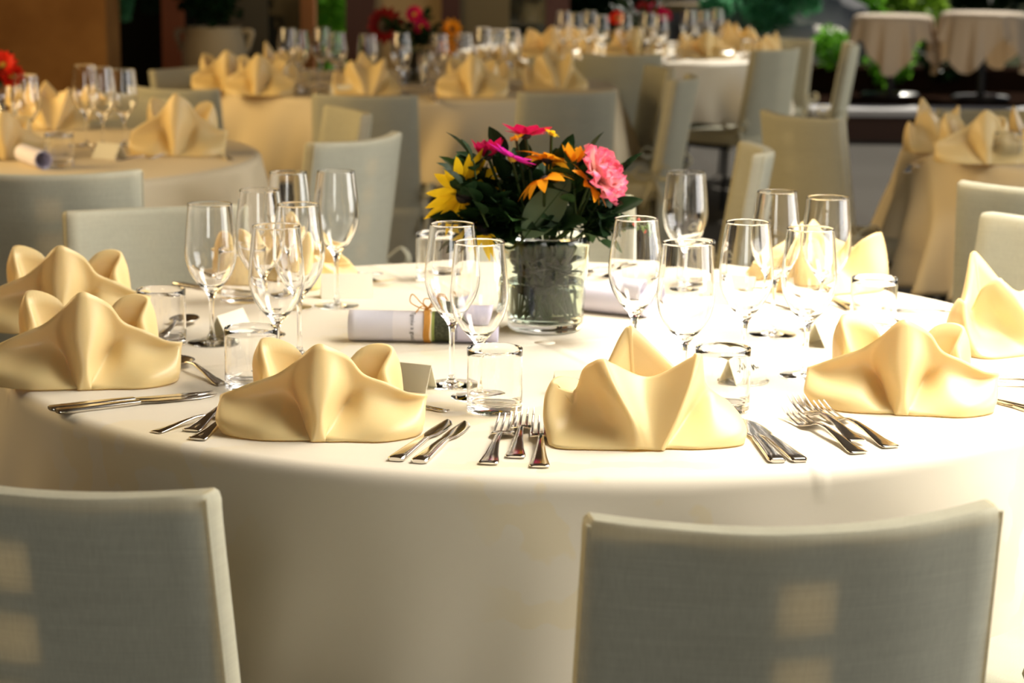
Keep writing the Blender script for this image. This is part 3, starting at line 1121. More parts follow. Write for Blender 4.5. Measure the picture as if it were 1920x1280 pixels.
def make_knife():
    root = empty('knife'); root['category'] = 'knife'
    mb = MB()
    mb.loft([(0.0, 0, 0.0040, 0.0085, 0.0024), (0.003, 0, 0.0040, 0.0110, 0.0033), (0.020, 0, 0.0040, 0.0106, 0.0037), (0.070, 0, 0.0042, 0.0084, 0.0038), (0.100, 0, 0.0044, 0.0072, 0.0036), (0.118, 0, 0.0046, 0.0062, 0.0030)], 14, 3.5)
    mb.build('handle', M['steel'], root)
    mb = MB()
    mb.loft([(0.116, 0, 0.0046, 0.0056, 0.0016), (0.130, 0.000, 0.0044, 0.0078, 0.0013), (0.142, 0.001, 0.0040, 0.0106, 0.0011), (0.175, 0.0015, 0.0034, 0.0118, 0.0010), (0.205, 0.0012, 0.0030, 0.0104, 0.0009), (0.226, -0.002, 0.0028, 0.0058, 0.0008), (0.235, -0.005, 0.0028, 0.0012, 0.0007)], 12)
    mb.build('blade', M['steel'], root)
    return root


def make_spoon():
    root = empty('spoon'); root['category'] = 'spoon'
    mb = MB()
    mb.loft([(0.0, 0, 0.0030, 0.0080, 0.0011), (0.002, 0, 0.0030, 0.0108, 0.0016), (0.014, 0, 0.0032, 0.0106, 0.0017), (0.035, 0, 0.0050, 0.0076, 0.0019), (0.065, 0, 0.0095, 0.0052, 0.0020), (0.100, 0, 0.0140, 0.0030, 0.0021), (0.122, 0, 0.0125, 0.0030, 0.0019), (0.132, 0, 0.0098, 0.0040, 0.0014)], 12)
    mb.build('handle', M['steel'], root)
    mb = MB()
    rows = []
    for i in range(9):
        q = i / 8
        row = []
        for j in range(32):
            a = 2 * pi * j / 32
            rx, ry = 0.0225 * q, 0.032 * q
            y = 0.161 + ry * cos(a)
            x = rx * sin(a) * (1 + 0.12 * -cos(a))
            row.append((x, y, 0.0015 + 0.0095 * q ** 2.2))
        rows.append(row)
    rows[0] = [(p[0] + 0.0003 * cos(j), p[1] + 0.0003 * sin(j), p[2]) for j, p in enumerate(rows[0])]
    mb.grid(rows, wrap=True)
    o = mb.build('spoon_bowl', M['steel'], root)
    md = o.modifiers.new('thick', 'SOLIDIFY'); md.thickness = 0.0012; md.offset = 0
    return root


FK, KN, SP = Proto(make_fork), Proto(make_knife), Proto(make_spoon)
LEN = {id(FK): (0.213, 0.016), id(KN): (0.235, 0.003), id(SP): (0.192, 0.011)}


def lay(P, hx, hy, tx, ty, label, group=None, lift=0.0, fixed=None):
    """handle end and tip pixels; the thing lies on the cloth"""
    L, zt = LEN[id(P)]
    a = at(hx, hy, ZC + 0.003)
    t = at(tx, ty, ZC + zt)
    d = Vector((t.x - a.x, t.y - a.y))
    s = fixed if fixed else max(0.80, min(1.12, d.length / L))
    return P.get((a.x, a.y, ZC - 0.0012 + lift), atan2(-d.x, d.y), label, group, s)


lay(KN, 741, 861, 846, 785, 'knife lying closest to the single-peak napkin')
lay(KN, 785, 865, 878, 788, 'outer knife of the pair beside the single-peak napkin')
lay(FK, 915, 868, 957, 768, 'fork lying at the outer side of the three beside the open napkin')
lay(FK, 966, 856, 987, 756, 'middle fork of three, its tines before the tumbler')
lay(FK, 1012, 874, 1017, 771, 'fork touching the open napkin, inner one of three')
lay(KN, 1458, 864, 1372, 770, 'knife half under the open napkin, nearest to it')
lay(KN, 1500, 863, 1392, 782, 'second knife beside the open napkin, reaching the tumbler')
lay(FK, 1612, 848, 1438, 738, 'lowest fork of the crossed trio before the rounded napkin')
lay(FK, 1608, 832, 1490, 745, 'middle fork of the crossed trio before the rounded napkin', lift=0.005)
lay(FK, 1672, 837, 1510, 742, 'longest-looking fork of the crossed trio, its tines under the napkin edge')
lay(KN, 1985, 785, 1832, 740, 'two-tone knife handle emerging beyond the rounded napkin')
lay(KN, 1950, 768, 1815, 738, 'knife tucked under the rounded napkin, upper of its pair')
lay(KN, 93, 766, 402, 733, 'upper knife of the pair in front of the double napkins')
lay(KN, 106, 771, 410, 738, 'lower knife of the pair in front of the double napkins')
lay(SP, 418, 719, 318, 665, 'dessert spoon lying between the front double napkin and a tumbler')
lay(SP, 300, 640, 362, 585, 'spoon behind the tumbler of the double napkins')
lay(FK, 290, 808, 455, 752, 'outermost arched fork beside the single-peak napkin')
lay(FK, 358, 806, 480, 722, 'middle fork beside the single-peak napkin, tines showing behind it')
lay(FK, 368, 822, 500, 740, 'inner fork reaching beneath the single-peak napkin')
lay(SP, 840, 768, 700, 742, 'dessert spoon whose handle end shows beyond the single-peak napkin')
lay(KN, -70, 668, 42, 640, 'knife between the front and rear double napkins at the picture edge')
lay(KN, 330, 530, 480, 557, 'dark knife behind the wine glass with the pale chair')
lay(FK, 610, 507, 733, 523, 'fork with its tines fanned at the rear edge of the table')
lay(SP, 715, 510, 640, 512, 'spoon beside the fanned fork at the rear edge of the table')
lay(SP, 1170, 500, 1098, 505, 'spoon beside the flower vase at the rear of the table')
lay(FK, 1190, 503, 1115, 512, 'fork beside the flower vase at the rear of the table')
lay(FK, 1595, 580, 1530, 545, 'fork between the rear napkin and the rear tumbler')
lay(KN, 1600, 575, 1505, 535, 'knife between the rear napkin and the rear tumbler')
lay(FK, 1655, 575, 1775, 567, 'upper fork on the white cloth beyond the rear tumbler')
lay(FK, 1680, 580, 1795, 574, 'lower fork on the white cloth beyond the rear tumbler')
lay(KN, 1680, 625, 1800, 626, 'knife beneath the upright napkin at the picture edge')
lay(SP, 1500, 580, 1440, 565, 'spoon behind the trio of wine glasses')
lay(FK, 1945, 708, 1828, 690, 'upper fork before the upright napkin at the picture edge')
lay(FK, 1960, 722, 1836, 704, 'lower fork before the upright napkin at the picture edge')


# ------------------------------------------------------------------ tent cards
def card(px, py, yaw, w_, h_, spread, label, writing=None, seed=0):
    root = empty('place_card')
    mb = MB()
    t = 0.0009
    prof = [(-spread, 0), (0, h_), (spread, 0), (spread - 2.5 * t, 0), (0, h_ - 2.5 * t), (-spread + 2.5 * t, 0)]
    vs = [(x, y, z) for x in (-w_ / 2, w_ / 2) for y, z in prof]
    fs = [(0, 1, 7, 6), (1, 2, 8, 7), (2, 3, 9, 8), (3, 4, 10, 9), (4, 5, 11, 10), (5, 0, 6, 11), (0, 5, 4, 1), (1, 4, 3, 2), (6, 7, 10, 11), (7, 8, 9, 10)]
    mb.add(vs, fs)
    mb.build('folded_card', M['card'], root, smooth=False)
    if writing:
        rnd = random.Random(seed)
        mb = MB()
        side = writing
        nrm = Vector((0, side * h_, spread)).normalized()
        for line in range(1):
            x = -w_ * 0.30
            pts = []
            while x < w_ * 0.36:
                k = 0.45 + rnd.uniform(-0.06, 0.06) + (0.16 if rnd.random() < 0.25 else 0)
                y = side * spread * (1 - k)
                pts.append(Vector((x * -side, y, h_ * k)) + nrm * 0.0008)
                x += w_ * 0.035
            mb.tube(spline(pts, 4), 0.0006, 5)
        mb.build('handwriting', M['ink'], root)
    root.location = at(px, py, ZC)
    root.rotation_euler = (0, 0, R_(yaw))
    return tag(root, label, 'place card')


card(763, 727, -24, 0.085, 0.040, 0.021, 'cream tent card touching the shoulder of the single-peak napkin')
card(1088, 736, 14, 0.085, 0.036, 0.019, 'cream tent card with ink strokes behind the open napkin', -1, 3)
card(1392, 712, 52, 0.085, 0.040, 0.020, 'white-lit tent card with handwriting beside the tumbler of the open napkin', -1, 5)
card(432, 632, 68, 0.09, 0.045, 0.024, 'tent card seen end on beside the single-peak napkin tumbler', 1, 7)
card(650, 556, 8, 0.10, 0.046, 0.022, 'blank cream tent card behind the paper scroll, beside a lone glass')
card(1378, 568, -14, 0.09, 0.040, 0.022, 'tan shaded tent card behind the tumblers and the wide wine glass')
card(1545, 643, 58, 0.085, 0.043, 0.022, 'tent card half bright and half shaded, before the front tumbler of the rear pair')


# ------------------------------------------------------------------ paper scrolls
def scroll(c, yaw, L, r, label, mk, tie=True, text=True):
    root = empty('menu_scroll', c, R_(yaw))
    rows = []
    n_ = 84
    for j in range(n_):
        a = 2 * pi * 2.3 * j / (n_ - 1)
        rr = r - 0.0045 * j / (n_ - 1)
        aa = -pi / 3 - a
        rows.append([(-L / 2 + L * i / 20, rr * cos(aa), rr * sin(aa)) for i in range(21)])
    mb = MB(); mb.grid(rows)
    o = mb.build('paper', M[mk], root)
    md = o.modifiers.new('thick', 'SOLIDIFY'); md.thickness = 0.0006
    xt = 0.007
    if tie:
        mb = MB()
        for dx in (-0.004, -0.001, 0.002, 0.0045):
            ring = [(xt + dx + 0.0012 * sin(3 * a), (r + 0.0012) * cos(a), (r + 0.0012) * sin(a)) for a in [2 * pi * k / 40 for k in range(41)]]
            mb.tube(ring, 0.0013, 6)
        z = r + 0.003
        loops = [[(0, 0, 0), (-0.012, -0.004, 0.012), (-0.026, -0.004, 0.026), (-0.030, -0.002, 0.012), (-0.014, 0, 0.002), (0, 0, 0)],
                 [(0, 0, 0), (0.008, -0.006, 0.016), (-0.004, -0.006, 0.019), (-0.007, -0.004, 0.010), (0.002, 0, 0.001)],
                 [(0, 0, 0), (0.014, -0.004, 0.010), (0.030, -0.006, 0.004), (0.022, -0.004, 0.011), (0.006, 0, 0.008), (0, 0, 0)],
                 [(0, 0, 0), (-0.010, -0.008, 0.006), (-0.019, -0.014, -0.004)],
                 [(0, 0, 0), (0.018, -0.010, 0.008), (0.034, -0.016, 0.002)]]
        for lp in loops:
            mb.tube([Vector(p) + Vector((xt, 0, z)) for p in spline(lp, 6)], 0.0010, 6)
        mb.build('raffia_tie', M['raffia'], root)
    if text:
        for s, x, size in (('Tgmiu a guad', -0.020, 0.0105), ('Adio Piumone', 0.056, 0.0085)):
            cu = bpy.data.curves.new('lettering', 'FONT')
            cu.body = s
            cu.size = size
            cu.align_x = 'CENTER'
            cu.resolution_u = 2
            to = bpy.data.objects.new('lettering', cu)
            C.objects.link(to)
            dg = bpy.context.evaluated_depsgraph_get()
            me = bpy.data.meshes.new_from_object(to.evaluated_get(dg))
            bpy.data.objects.remove(to)
            bpy.data.curves.remove(cu)
            for v_ in me.vertices:                             # wrap the line of text round the roll, reading downwards
                u_, h_ = v_.co.x, v_.co.y
                a = R_(172) + u_ / r
                v_.co = Vector((x + h_, (r + 0.0012) * cos(a), (r + 0.0012) * sin(a)))
            me.materials.clear()
            me.materials.append(M['ink'])
            lo = bpy.data.objects.new('lettering', me)
            C.objects.link(lo)
            lo.parent = root
    return tag(root, label, 'paper scroll')


p = at(793, 646, ZC)
scroll(p + Vector((0, 0.028, 0.0275)), -2.5, 0.258, 0.0272, 'rolled printed menu tied with orange raffia, before the flower vase', 'scroll')
p = at(1116, 588, ZC)
scroll(p + Vector((0, 0.02, 0.0275)), -28, 0.22, 0.0272, 'lavender paper scroll behind the flower vase', 'scroll_plain', False, False)
p = at(60, 312, ZC)
scroll(p + Vector((0, 0.02, 0.0275)), -62, 0.22, 0.0272, 'lavender paper scroll on the table beside the ochre wall', 'scroll_plain', False, False)


# ------------------------------------------------------------------ vase and flowers
VB = at(1022, 616, ZC)
VH = 0.172
vase = empty('flower_vase', VB)
vr0, vr1 = 0.0665, 0.0795
def vr(z): return vr0 + (vr1 - vr0) * (z / VH) ** 0.9
prof = [(0.0008, 0.001), (vr0 - 0.008, 0.0005), (vr0 - 0.002, 0.002), (vr(0.008), 0.008)] + [(vr(0.008 + (VH - 0.008) * i / 10), 0.008 + (VH - 0.008) * i / 10) for i in range(1, 11)] + \
       [(vr1 - 0.0012, VH + 0.0012), (vr1 - 0.0028, VH + 0.0006)] + [(vr(VH - (VH - 0.02) * i / 10) - 0.0035, VH - (VH - 0.02) * i / 10) for i in range(1, 11)] + [(vr0 - 0.012, 0.0155), (0.0008, 0.0150)]
mb = MB(); mb.lathe(prof, 72); mb.build('vase_glass', M['vase_glass'], vase)
WZ = 0.088
wp = [(0.0008, 0.0153), (vr0 - 0.0125, 0.0157), (vr(0.02) - 0.0037, 0.0203)] + [(vr(0.02 + (WZ - 0.02) * i / 6) - 0.0037, 0.02 + (WZ - 0.02) * i / 6) for i in range(1, 7)] + [(vr(WZ) - 0.006, WZ - 0.0004), (0.0008, WZ - 0.0004)]
mb = MB(); mb.lathe(wp, 64); mb.build('water', M['water'], vase)
tag(vase, 'clear glass vase of garden flowers on the big table', 'vase')
VT = Vector((VB.x, VB.y, VB.z + VH))


def petal_mesh(L, W, curl=0.0, cup=0.15, ruffle=0.0, point=1.0, nu=9, nv=7, seed=0):
    rows = []
    rnd = random.Random(seed)
    ph = rnd.uniform(0, 6)
    for i in range(nu):
        t = i / (nu - 1)
        wd = W * 0.5 * (sin(pi * min(1, t ** (0.8 / point) * 0.93 + 0.06)) ** 0.75) if ruffle == 0 else W * 0.5 * (0.25 + 0.75 * smoothstep(0, 0.7, t)) * (1 - 0.25 * smoothstep(0.85, 1, t))
        row = []
        for j in range(nv):
            u = -1 + 2 * j / (nv - 1)
            x = L * t
            z = curl * L * t * t + cup * wd * u * u * (1 - 0.5 * t) + ruffle * t * t * sin(7 * u + ph) + ruffle * 0.6 * t ** 3 * sin(15 * u + 2 * ph)
            row.append((x + (ruffle * 0.4 * sin(9 * u + ph) * t if ruffle else -0.02 * L * u * u), wd * u, z))
        rows.append(row)
    mb = MB(); mb.grid(rows)
    return mb


def orient(o, normal, spin=0.0):
    q = Vector(normal).normalized().to_track_quat('Z', 'Y')
    o.rotation_mode = 'QUATERNION'
    from mathutils import Quaternion
    o.rotation_quaternion = q @ Quaternion((0, 0, 1), spin)


def stem_into(root, world_to, r=0.0028, sag=0.02, m='stem'):
    bpy.context.view_layer.update()
    inv = (Matrix.LocRotScale(root.location, root.rotation_quaternion if root.rotation_mode == 'QUATERNION' else root.rotation_euler, root.scale)).inverted()
    a, b_ = Vector(root.location), Vector(world_to)
    neck = VT + Vector(((a.x - VT.x) * 0.22 - (b_.x - VT.x) * 0.05, (a.y - VT.y) * 0.22, -0.015))
    mid = a.lerp(neck, 0.5) + Vector((0, 0, -sag))
    pts = spline([a, mid, neck, neck.lerp(b_, 0.5), b_], 6)
    mb = MB(); mb.tube([inv @ q for q in pts], r, 7)
    mb.build('stem', M[m], root)


def flower(name, pos, normal, npet, L, W, mk, disc, dk, label, cat='flower', curl=-0.1, elev=0.2, rings=1, seed=0, gap=None, point=1.0, cup=0.25, foot=None):
    rnd = random.Random(seed)
    root = empty(name, pos)
    orient(root, normal, rnd.uniform(0, 6))
    meshes = [petal_mesh(L, W, curl + rnd.uniform(-0.08, 0.08), cup, 0, point, seed=q).build('petal', M[mk], root) for q in range(2)]
    first = True
    for rg in range(rings):
        for k in range(npet):
            src = meshes[k % 2]
            o = src if (rg == 0 and k < 2) else src.copy()
            if not (rg == 0 and k < 2):
                C.objects.link(o)
            a = 2 * pi * (k + 0.5 * rg) / npet + rnd.uniform(-0.08, 0.08)
            e = elev + 0.25 * rg + rnd.uniform(-0.12, 0.12)
            s = (1 - 0.2 * rg) * rnd.uniform(0.9, 1.08)
            o.matrix_parent_inverse.identity()
            o.rotation_euler = Euler((rnd.uniform(-0.2, 0.2), -e, a), 'XYZ')
            o.location = (cos(a) * disc * 0.7, sin(a) * disc * 0.7, 0.0)
            o.scale = (s, s, s)
    mb = MB()
    mb.lathe([(0.0004, disc * 0.5), (disc * 0.5, disc * 0.45), (disc * 0.9, disc * 0.2), (disc, -0.1 * disc), (disc * 0.7, -disc * 0.5), (0.0004, -disc * 0.8)], 20)
    mb.build('flower_disc', M[dk], root)
    if foot is None:
        foot = VB + Vector((rnd.uniform(-0.035, 0.035), rnd.uniform(-0.03, 0.03), 0.03))
    stem_into(root, foot)
    return tag(root, label, cat)


VY = VB.y
flower('sunflower', aty(872, 362, VY - 0.05), (-0.50, 0.72, 0.30), 19, 0.070, 0.021, 'petal_yellow', 0.020, 'disc_dark', 'yellow sunflower leaning out over the tall wine glass', curl=-0.05, elev=0.02, seed=2, foot=VB + Vector((0.02, 0, 0.03)))
flower('sunflower', aty(905, 432, VY - 0.07), (-0.35, 0.25, -0.75), 9, 0.058, 0.021, 'petal_yellow', 0.014, 'disc_dark', 'drooping yellow flower at the vase rim behind the wine glasses', curl=-0.1, elev=0.5, seed=5)
flower('cosmos', aty(986, 254, VY - 0.04), (0.05, 0.22, 0.95), 7, 0.040, 0.029, 'petal_crimson', 0.010, 'disc_dark', 'topmost crimson flower of the vase with widely spread petals', curl=0.05, elev=0.35, seed=8)
flower('cosmos', aty(915, 294, VY - 0.05), (-0.1, 0.15, 0.95), 8, 0.038, 0.026, 'petal_crimson', 0.009, 'disc_dark', 'crimson flower behind the upright dark leaf', curl=0.15, elev=0.85, seed=9)
flower('zinnia', aty(960, 297, VY - 0.07), (0.42, 0.20, 0.86), 15, 0.044, 0.014, 'petal_magenta', 0.009, 'disc_gold', 'magenta daisy tilted beside the crimson flower', curl=0.02, elev=0.12, seed=10)
flower('rudbeckia', aty(1026, 300, VY - 0.05), (0.15, 0.30, 0.85), 9, 0.044, 0.023, 'petal_orange', 0.010, 'disc_dark', 'upper orange flower in the middle of the vase', curl=-0.45, elev=0.35, seed=12)
flower('rudbeckia', aty(1020, 335, VY - 0.09), (-0.35, 0.10, 0.75), 9, 0.046, 0.022, 'petal_orange', 0.010, 'disc_dark', 'drooping orange flower above the big sage leaf', curl=-0.5, elev=0.0, seed=13)
flower('rudbeckia', aty(1076, 306, VY - 0.06), (0.1, 0.15, 0.95), 7, 0.038, 0.022, 'petal_orange', 0.009, 'disc_dark', 'orange flower with upright petals beside the pink carnation', curl=0.1, elev=0.95, seed=14)
flower('rudbeckia', aty(1105, 345, VY - 0.08), (0.65, -0.05, 0.55), 9, 0.040, 0.022, 'petal_orange', 0.010, 'disc_dark', 'orange flower partly under the pink carnation', curl=-0.3, elev=0.15, seed=15)
flower('small_aster', aty(968, 260, VY - 0.05), (-0.3, 0.3, 0.8), 8, 0.014, 0.008, 'petal_yellow', 0.005, 'disc_gold', 'little yellow blossom under the topmost crimson flower', seed=17)
flower('small_aster', aty(1034, 250, VY - 0.05), (0.4, 0.3, 0.8), 8, 0.013, 0.008, 'petal_yellow', 0.005, 'disc_gold', 'little yellow blossom at the tip of the topmost crimson petals', seed=18)

# pink edged carnation
car = empty('carnation', aty(1118, 334, VY - 0.07))
orient(car, (0.80, -0.30, 0.50))
rnd = random.Random(6)
pm = [petal_mesh(0.056, 0.060, 0.10, 0.25, 0.006, seed=q, nu=10, nv=15).build('petal', M['petal_pink'], car) for q in range(4)]
idx = 0
for rg, (np_, el, s) in enumerate(((9, 0.15, 1.0), (8, 0.6, 0.92), (6, 1.0, 0.80), (3, 1.35, 0.65))):
    for k in range(np_):
        o = pm[idx] if idx < 4 else pm[idx % 4].copy()
        if idx >= 4:
            C.objects.link(o)
        idx += 1
        a = 2 * pi * (k + 0.5 * rg) / np_ + rnd.uniform(-0.15, 0.15)
        o.rotation_euler = (rnd.uniform(-0.25, 0.25), -(el + rnd.uniform(-0.1, 0.1)), a)
        o.scale = (s, s, s)
stem_into(car, VB + Vector((-0.02, 0.01, 0.03)), 0.003)
tag(car, 'large pink and white ruffled carnation at the side of the vase', 'flower')


# leaves: sprigs are things, each leaf a part
def leaf_mesh(L, W, fold=0.35, curl=-0.25, nu=11, nv=7):
    rows = []
    for i in range(nu):
        t = i / (nu - 1)
        wd = W * 0.5 * sin(pi * (0.03 + 0.97 * t ** 0.85)) ** 0.8
        if i == nu - 1:
            wd = W * 0.01
        row = []
        for j in range(nv):
            u = -1 + 2 * j / (nv - 1)
            row.append((L * t, wd * u, curl * L * t * t + fold * wd * abs(u) + 0.03 * wd * sin(8 * t * pi) * abs(u)))
        rows.append(row)
    mb = MB(); mb.grid(rows)
    return mb


def sprig(base, tip, nleaf, L, W, mk, label, group=None, seed=0, stem_r=0.0018, name='leafy_sprig', foot=None):
    rnd = random.Random(seed)
    root = empty(name, base)
    a, b_ = Vector((0, 0, 0)), Vector(tip) - Vector(base)
    side = b_.cross(Vector((0, 0, 1)))
    if side.length < 1e-4:
        side = Vector((1, 0, 0))
    side.normalize()
    path = spline([a, b_ * 0.5 + Vector((0, 0, 0.012)), b_], 8)
    pts = list(path)
    if foot is not None:
        pts = spline([Vector(foot) - Vector(base), (Vector(foot) - Vector(base)) * 0.5 + Vector((0, 0, -0.004)), a], 6)[:-1] + pts
    mb = MB(); mb.tube(pts, stem_r, 6); mb.build('stem', M['stem'], root)
    lm = leaf_mesh(L, W).build('leaf', M[mk], root)
    for k in range(nleaf):
        o = lm if k == 0 else lm.copy()
        if k:
            C.objects.link(o)
        t = 0.25 + 0.75 * k / max(1, nleaf - 1)
        p_ = path[min(len(path) - 1, int(t * (len(path) - 1)))]
        d = b_.normalized()
        sg = 1 if k % 2 else -1
        if k == nleaf - 1:
            dirv = d
        else:
            dirv = (d * 0.7 + side * sg * 0.9 + Vector((rnd.uniform(-.4, .4), rnd.uniform(-.4, .4), rnd.uniform(-.2, .4)))).normalized()
        q = dirv.to_track_quat('X', 'Z')
        o.rotation_mode = 'QUATERNION'
        from mathutils import Quaternion
        o.rotation_quaternion = q @ Quaternion((1, 0, 0), rnd.uniform(-0.9, 0.9))
        o.location = p_
        s = rnd.uniform(0.75, 1.15)
        o.scale = (s, s, s)
    return tag(root, label, 'foliage', group)


rnd = random.Random(21)
LG = 'dark leafy sprigs massed in the glass vase'
LT = 'dark green leafy sprig crowded with others in the glass vase'
targets = [(868, 330), (872, 395), (885, 300), (905, 345), (930, 395), (900, 425), (950, 340), (985, 375), (1000, 420), (960, 430), (1040, 350), (1060, 300), (1085, 350), (1105, 300), (1120, 390), (1080, 420), (1145, 345), (1015, 330), (870, 450), (940, 300), (1130, 430), (985, 310), (870, 340), (880, 380), (900, 410), (930, 440), (862, 415), (895, 365), (945, 410), (920, 370), (1150, 400), (1050, 430), (1110, 340), (1145, 430)]
for k, (px, py) in enumerate(targets):
    dy = rnd.uniform(-0.045, 0.045) if (py < 370 or k < 22) else rnd.uniform(-0.09, -0.05)
    tip = aty(px, py, VY + dy)
    a = rnd.uniform(0, 6.28)
    base = VT + Vector(((tip.x - VT.x) * 0.45 + rnd.uniform(-.02, .02), dy * 0.5, -0.005))
    foot = VB + Vector((rnd.uniform(-0.045, 0.045), rnd.uniform(-0.04, 0.04), 0.022))
    sprig(base, tip, 11, 0.060, 0.034, 'leaf_dark' if k % 4 else 'leaf_mid', LT, LG, seed=k, foot=foot)

sprig(aty(892, 335, VY - 0.11), aty(884, 300, VY - 0.115), 2, 0.048, 0.028, 'leaf_dark', 'single upright dark leaf pair before the crimson flower', seed=31)
sprig(aty(915, 425, VY - 0.10), aty(868, 352, VY - 0.105), 9, 0.052, 0.030, 'leaf_dark', 'dark sprig lying over the sunflower disc', seed=33)
sprig(aty(985, 448, VY - 0.085), aty(1000, 425, VY - 0.09), 1, 0.001, 0.001, 'leaf_sage', 'sage stalk', seed=1) if False else None
root = empty('large_leaf', aty(985, 444, VY - 0.082))
mb = leaf_mesh(0.128, 0.066, 0.12, -0.10, 15, 11)
o = mb.build('blade', M['leaf_sage'], root)
tipw = aty(1064, 338, VY - 0.07) - root.location
xax = tipw.normalized()
zax = Vector((-0.25, -0.93, 0.25)); zax = (zax - xax * zax.dot(xax)).normalized()
yax = zax.cross(xax)
o.rotation_mode = 'QUATERNION'
o.rotation_quaternion = Matrix((xax, yax, zax)).transposed().to_quaternion()
mb = MB(); mb.tube([(0, 0, 0), (-0.012, 0.03, -0.02), (-0.01, 0.06, -0.10)], 0.002, 6); mb.build('stalk', M['stem'], root)
mb = MB(); mb.tube([xax * 0.128 * t + zax * (-0.10 * 0.128 * t * t + 0.0012) for t in [k / 10 for k in range(10)]], [0.0012 - 0.0001 * k for k in range(10)], 6)
mb.build('midrib', M['leaf_mid'], root)
tag(root, 'large pale sage leaf drooping over the front of the vase rim', 'leaf')
sprig(aty(1080, 405, VY - 0.08), aty(1072, 318, VY - 0.07), 7, 0.045, 0.020, 'leaf_mid', 'fresh green sprig rising behind the sage leaf', seed=41)
sprig(aty(1100, 420, VY - 0.04), aty(1165, 325, VY - 0.05), 5, 0.050, 0.020, 'leaf_dark', 'dark sprig crossing the pink carnation', seed=42)
sprig(aty(1095, 440, VY - 0.05), aty(1125, 452, VY - 0.05), 2, 0.044, 0.024, 'leaf_mid', 'short leaf hanging beside the vase rim under the berry sprig', seed=43)

for k in range(9):
    a = 2 * pi * k / 9
    b1_ = VB + Vector((0.02 * cos(a), 0.02 * sin(a), 0.03))
    sprig(b1_, VB + Vector((0.040 * cos(a + 0.5), 0.040 * sin(a + 0.5), 0.125)), 8, 0.044, 0.028, 'leaf_dark', 'leafy stalk pressed inside the vase glass', 'leafy stalks inside the vase', seed=200 + k)

bs = empty('berry_sprig', aty(1100, 420, VY - 0.02))
pts = spline([Vector((0, 0, 0)), aty(1140, 408, VY - 0.03) - bs.location, aty(1190, 420, VY - 0.03) - bs.location, aty(1232, 432, VY - 0.03) - bs.location], 10)
mb = MB(); mb.tube(pts, 0.0014, 6); mb.build('stem', M['stem'], bs)
mb = MB(); mb.lathe([(0.0003, 0.0042), (0.003, 0.003), (0.0042, 0), (0.003, -0.003), (0.0003, -0.0042)], 10)
b0 = mb.build('berry', M['berry'], bs)
mb = MB(); mb.v, mb.f = [tuple(v_.co) for v_ in b0.data.vertices], [tuple(p_.vertices) for p_ in b0.data.polygons]
b1 = mb.build('berry', M['berry_red'], bs)
for k in range(44):
    o = (b0 if k == 0 else b0.copy()) if k % 6 else (b1 if k == 0 else b1.copy())
    if o.name not in C.objects:
        C.objects.link(o)
    p_ = pts[4 + int(k / 44 * (len(pts) - 5))]
    o.location = p_ + Vector((rnd.uniform(-.006, .006), rnd.uniform(-.008, .008), rnd.uniform(-.009, .009)))
tag(bs, 'sprig of small green berries reaching behind the wine glass', 'foliage')

# ------------------------------------------------------------------ settings of the other tables
def blossom_bunch(px, py, label_vase, heads, seed, base_px, base_py, vh=0.15):
    """a small vase with leaves and separate blossoms"""
    vb = at(base_px, base_py, ZC)
    v_ = empty('flower_vase', vb)
    mb = MB(); mb.lathe([(0.0008, 0.001), (0.055, 0.001), (0.062, 0.01), (0.07, vh), (0.067, vh), (0.058, 0.012), (0.0008, 0.01)], 32)
    mb.build('vase_glass', M['glass'], v_)
    tag(v_, label_vase, 'vase')
    for name, hx, hy, nrm, np_, L, W, mk, disc, dk, label in heads:
        r_ = random.Random(seed + hx)
        pos = aty(hx, hy, vb.y + r_.uniform(-0.04, 0.02))
        root = empty(name, pos)
        orient(root, nrm, 0.3)
        pmesh = petal_mesh(L, W, -0.1, 0.3).build('petal', M[mk], root)
        for rg in range(2):
            for k in range(np_):
                o = pmesh if (rg == 0 and k == 0) else pmesh.copy()
                if not (rg == 0 and k == 0):
                    C.objects.link(o)
                a = 2 * pi * (k + 0.5 * rg) / np_
                o.rotation_euler = (0, -(0.15 + 0.6 * rg), a)
                o.location = (cos(a) * disc * 0.7, sin(a) * disc * 0.7, 0)
        mb = MB(); mb.lathe([(0.0004, disc * 0.5), (disc * 0.9, disc * 0.3), (disc, -0.1 * disc), (0.0004, -disc * 0.8)], 16)
        mb.build('flower_disc', M[dk], root)
        inv = Matrix.LocRotScale(root.location, root.rotation_quaternion, root.scale).inverted()
        mb = MB(); mb.tube([Vector((0, 0, 0)), inv @ (vb + Vector((0, 0, vh))), inv @ (vb + Vector((0, 0, 0.03)))], 0.003, 6)
        mb.build('stem', M['stem'], root)
        tag(root, label, 'flower')
    return vb


def bunch_leaves(vb, vh, n_, spread, height, label, group, seed):
    r_ = random.Random(seed)
    for k in range(n_):
        a = 2 * pi * k / n_
        tip = vb + Vector((spread * cos(a) * r_.uniform(0.5, 1), spread * sin(a) * r_.uniform(0.5, 1), vh + height * r_.uniform(0.35, 1)))
        base = vb + Vector((0.03 * cos(a), 0.03 * sin(a), vh))
        sprig(base, tip, 8, 0.06, 0.034, 'leaf_dark', label, group, seed=seed + k, foot=vb + Vector((0.03 * cos(a + 2), 0.03 * sin(a + 2), 0.02)))


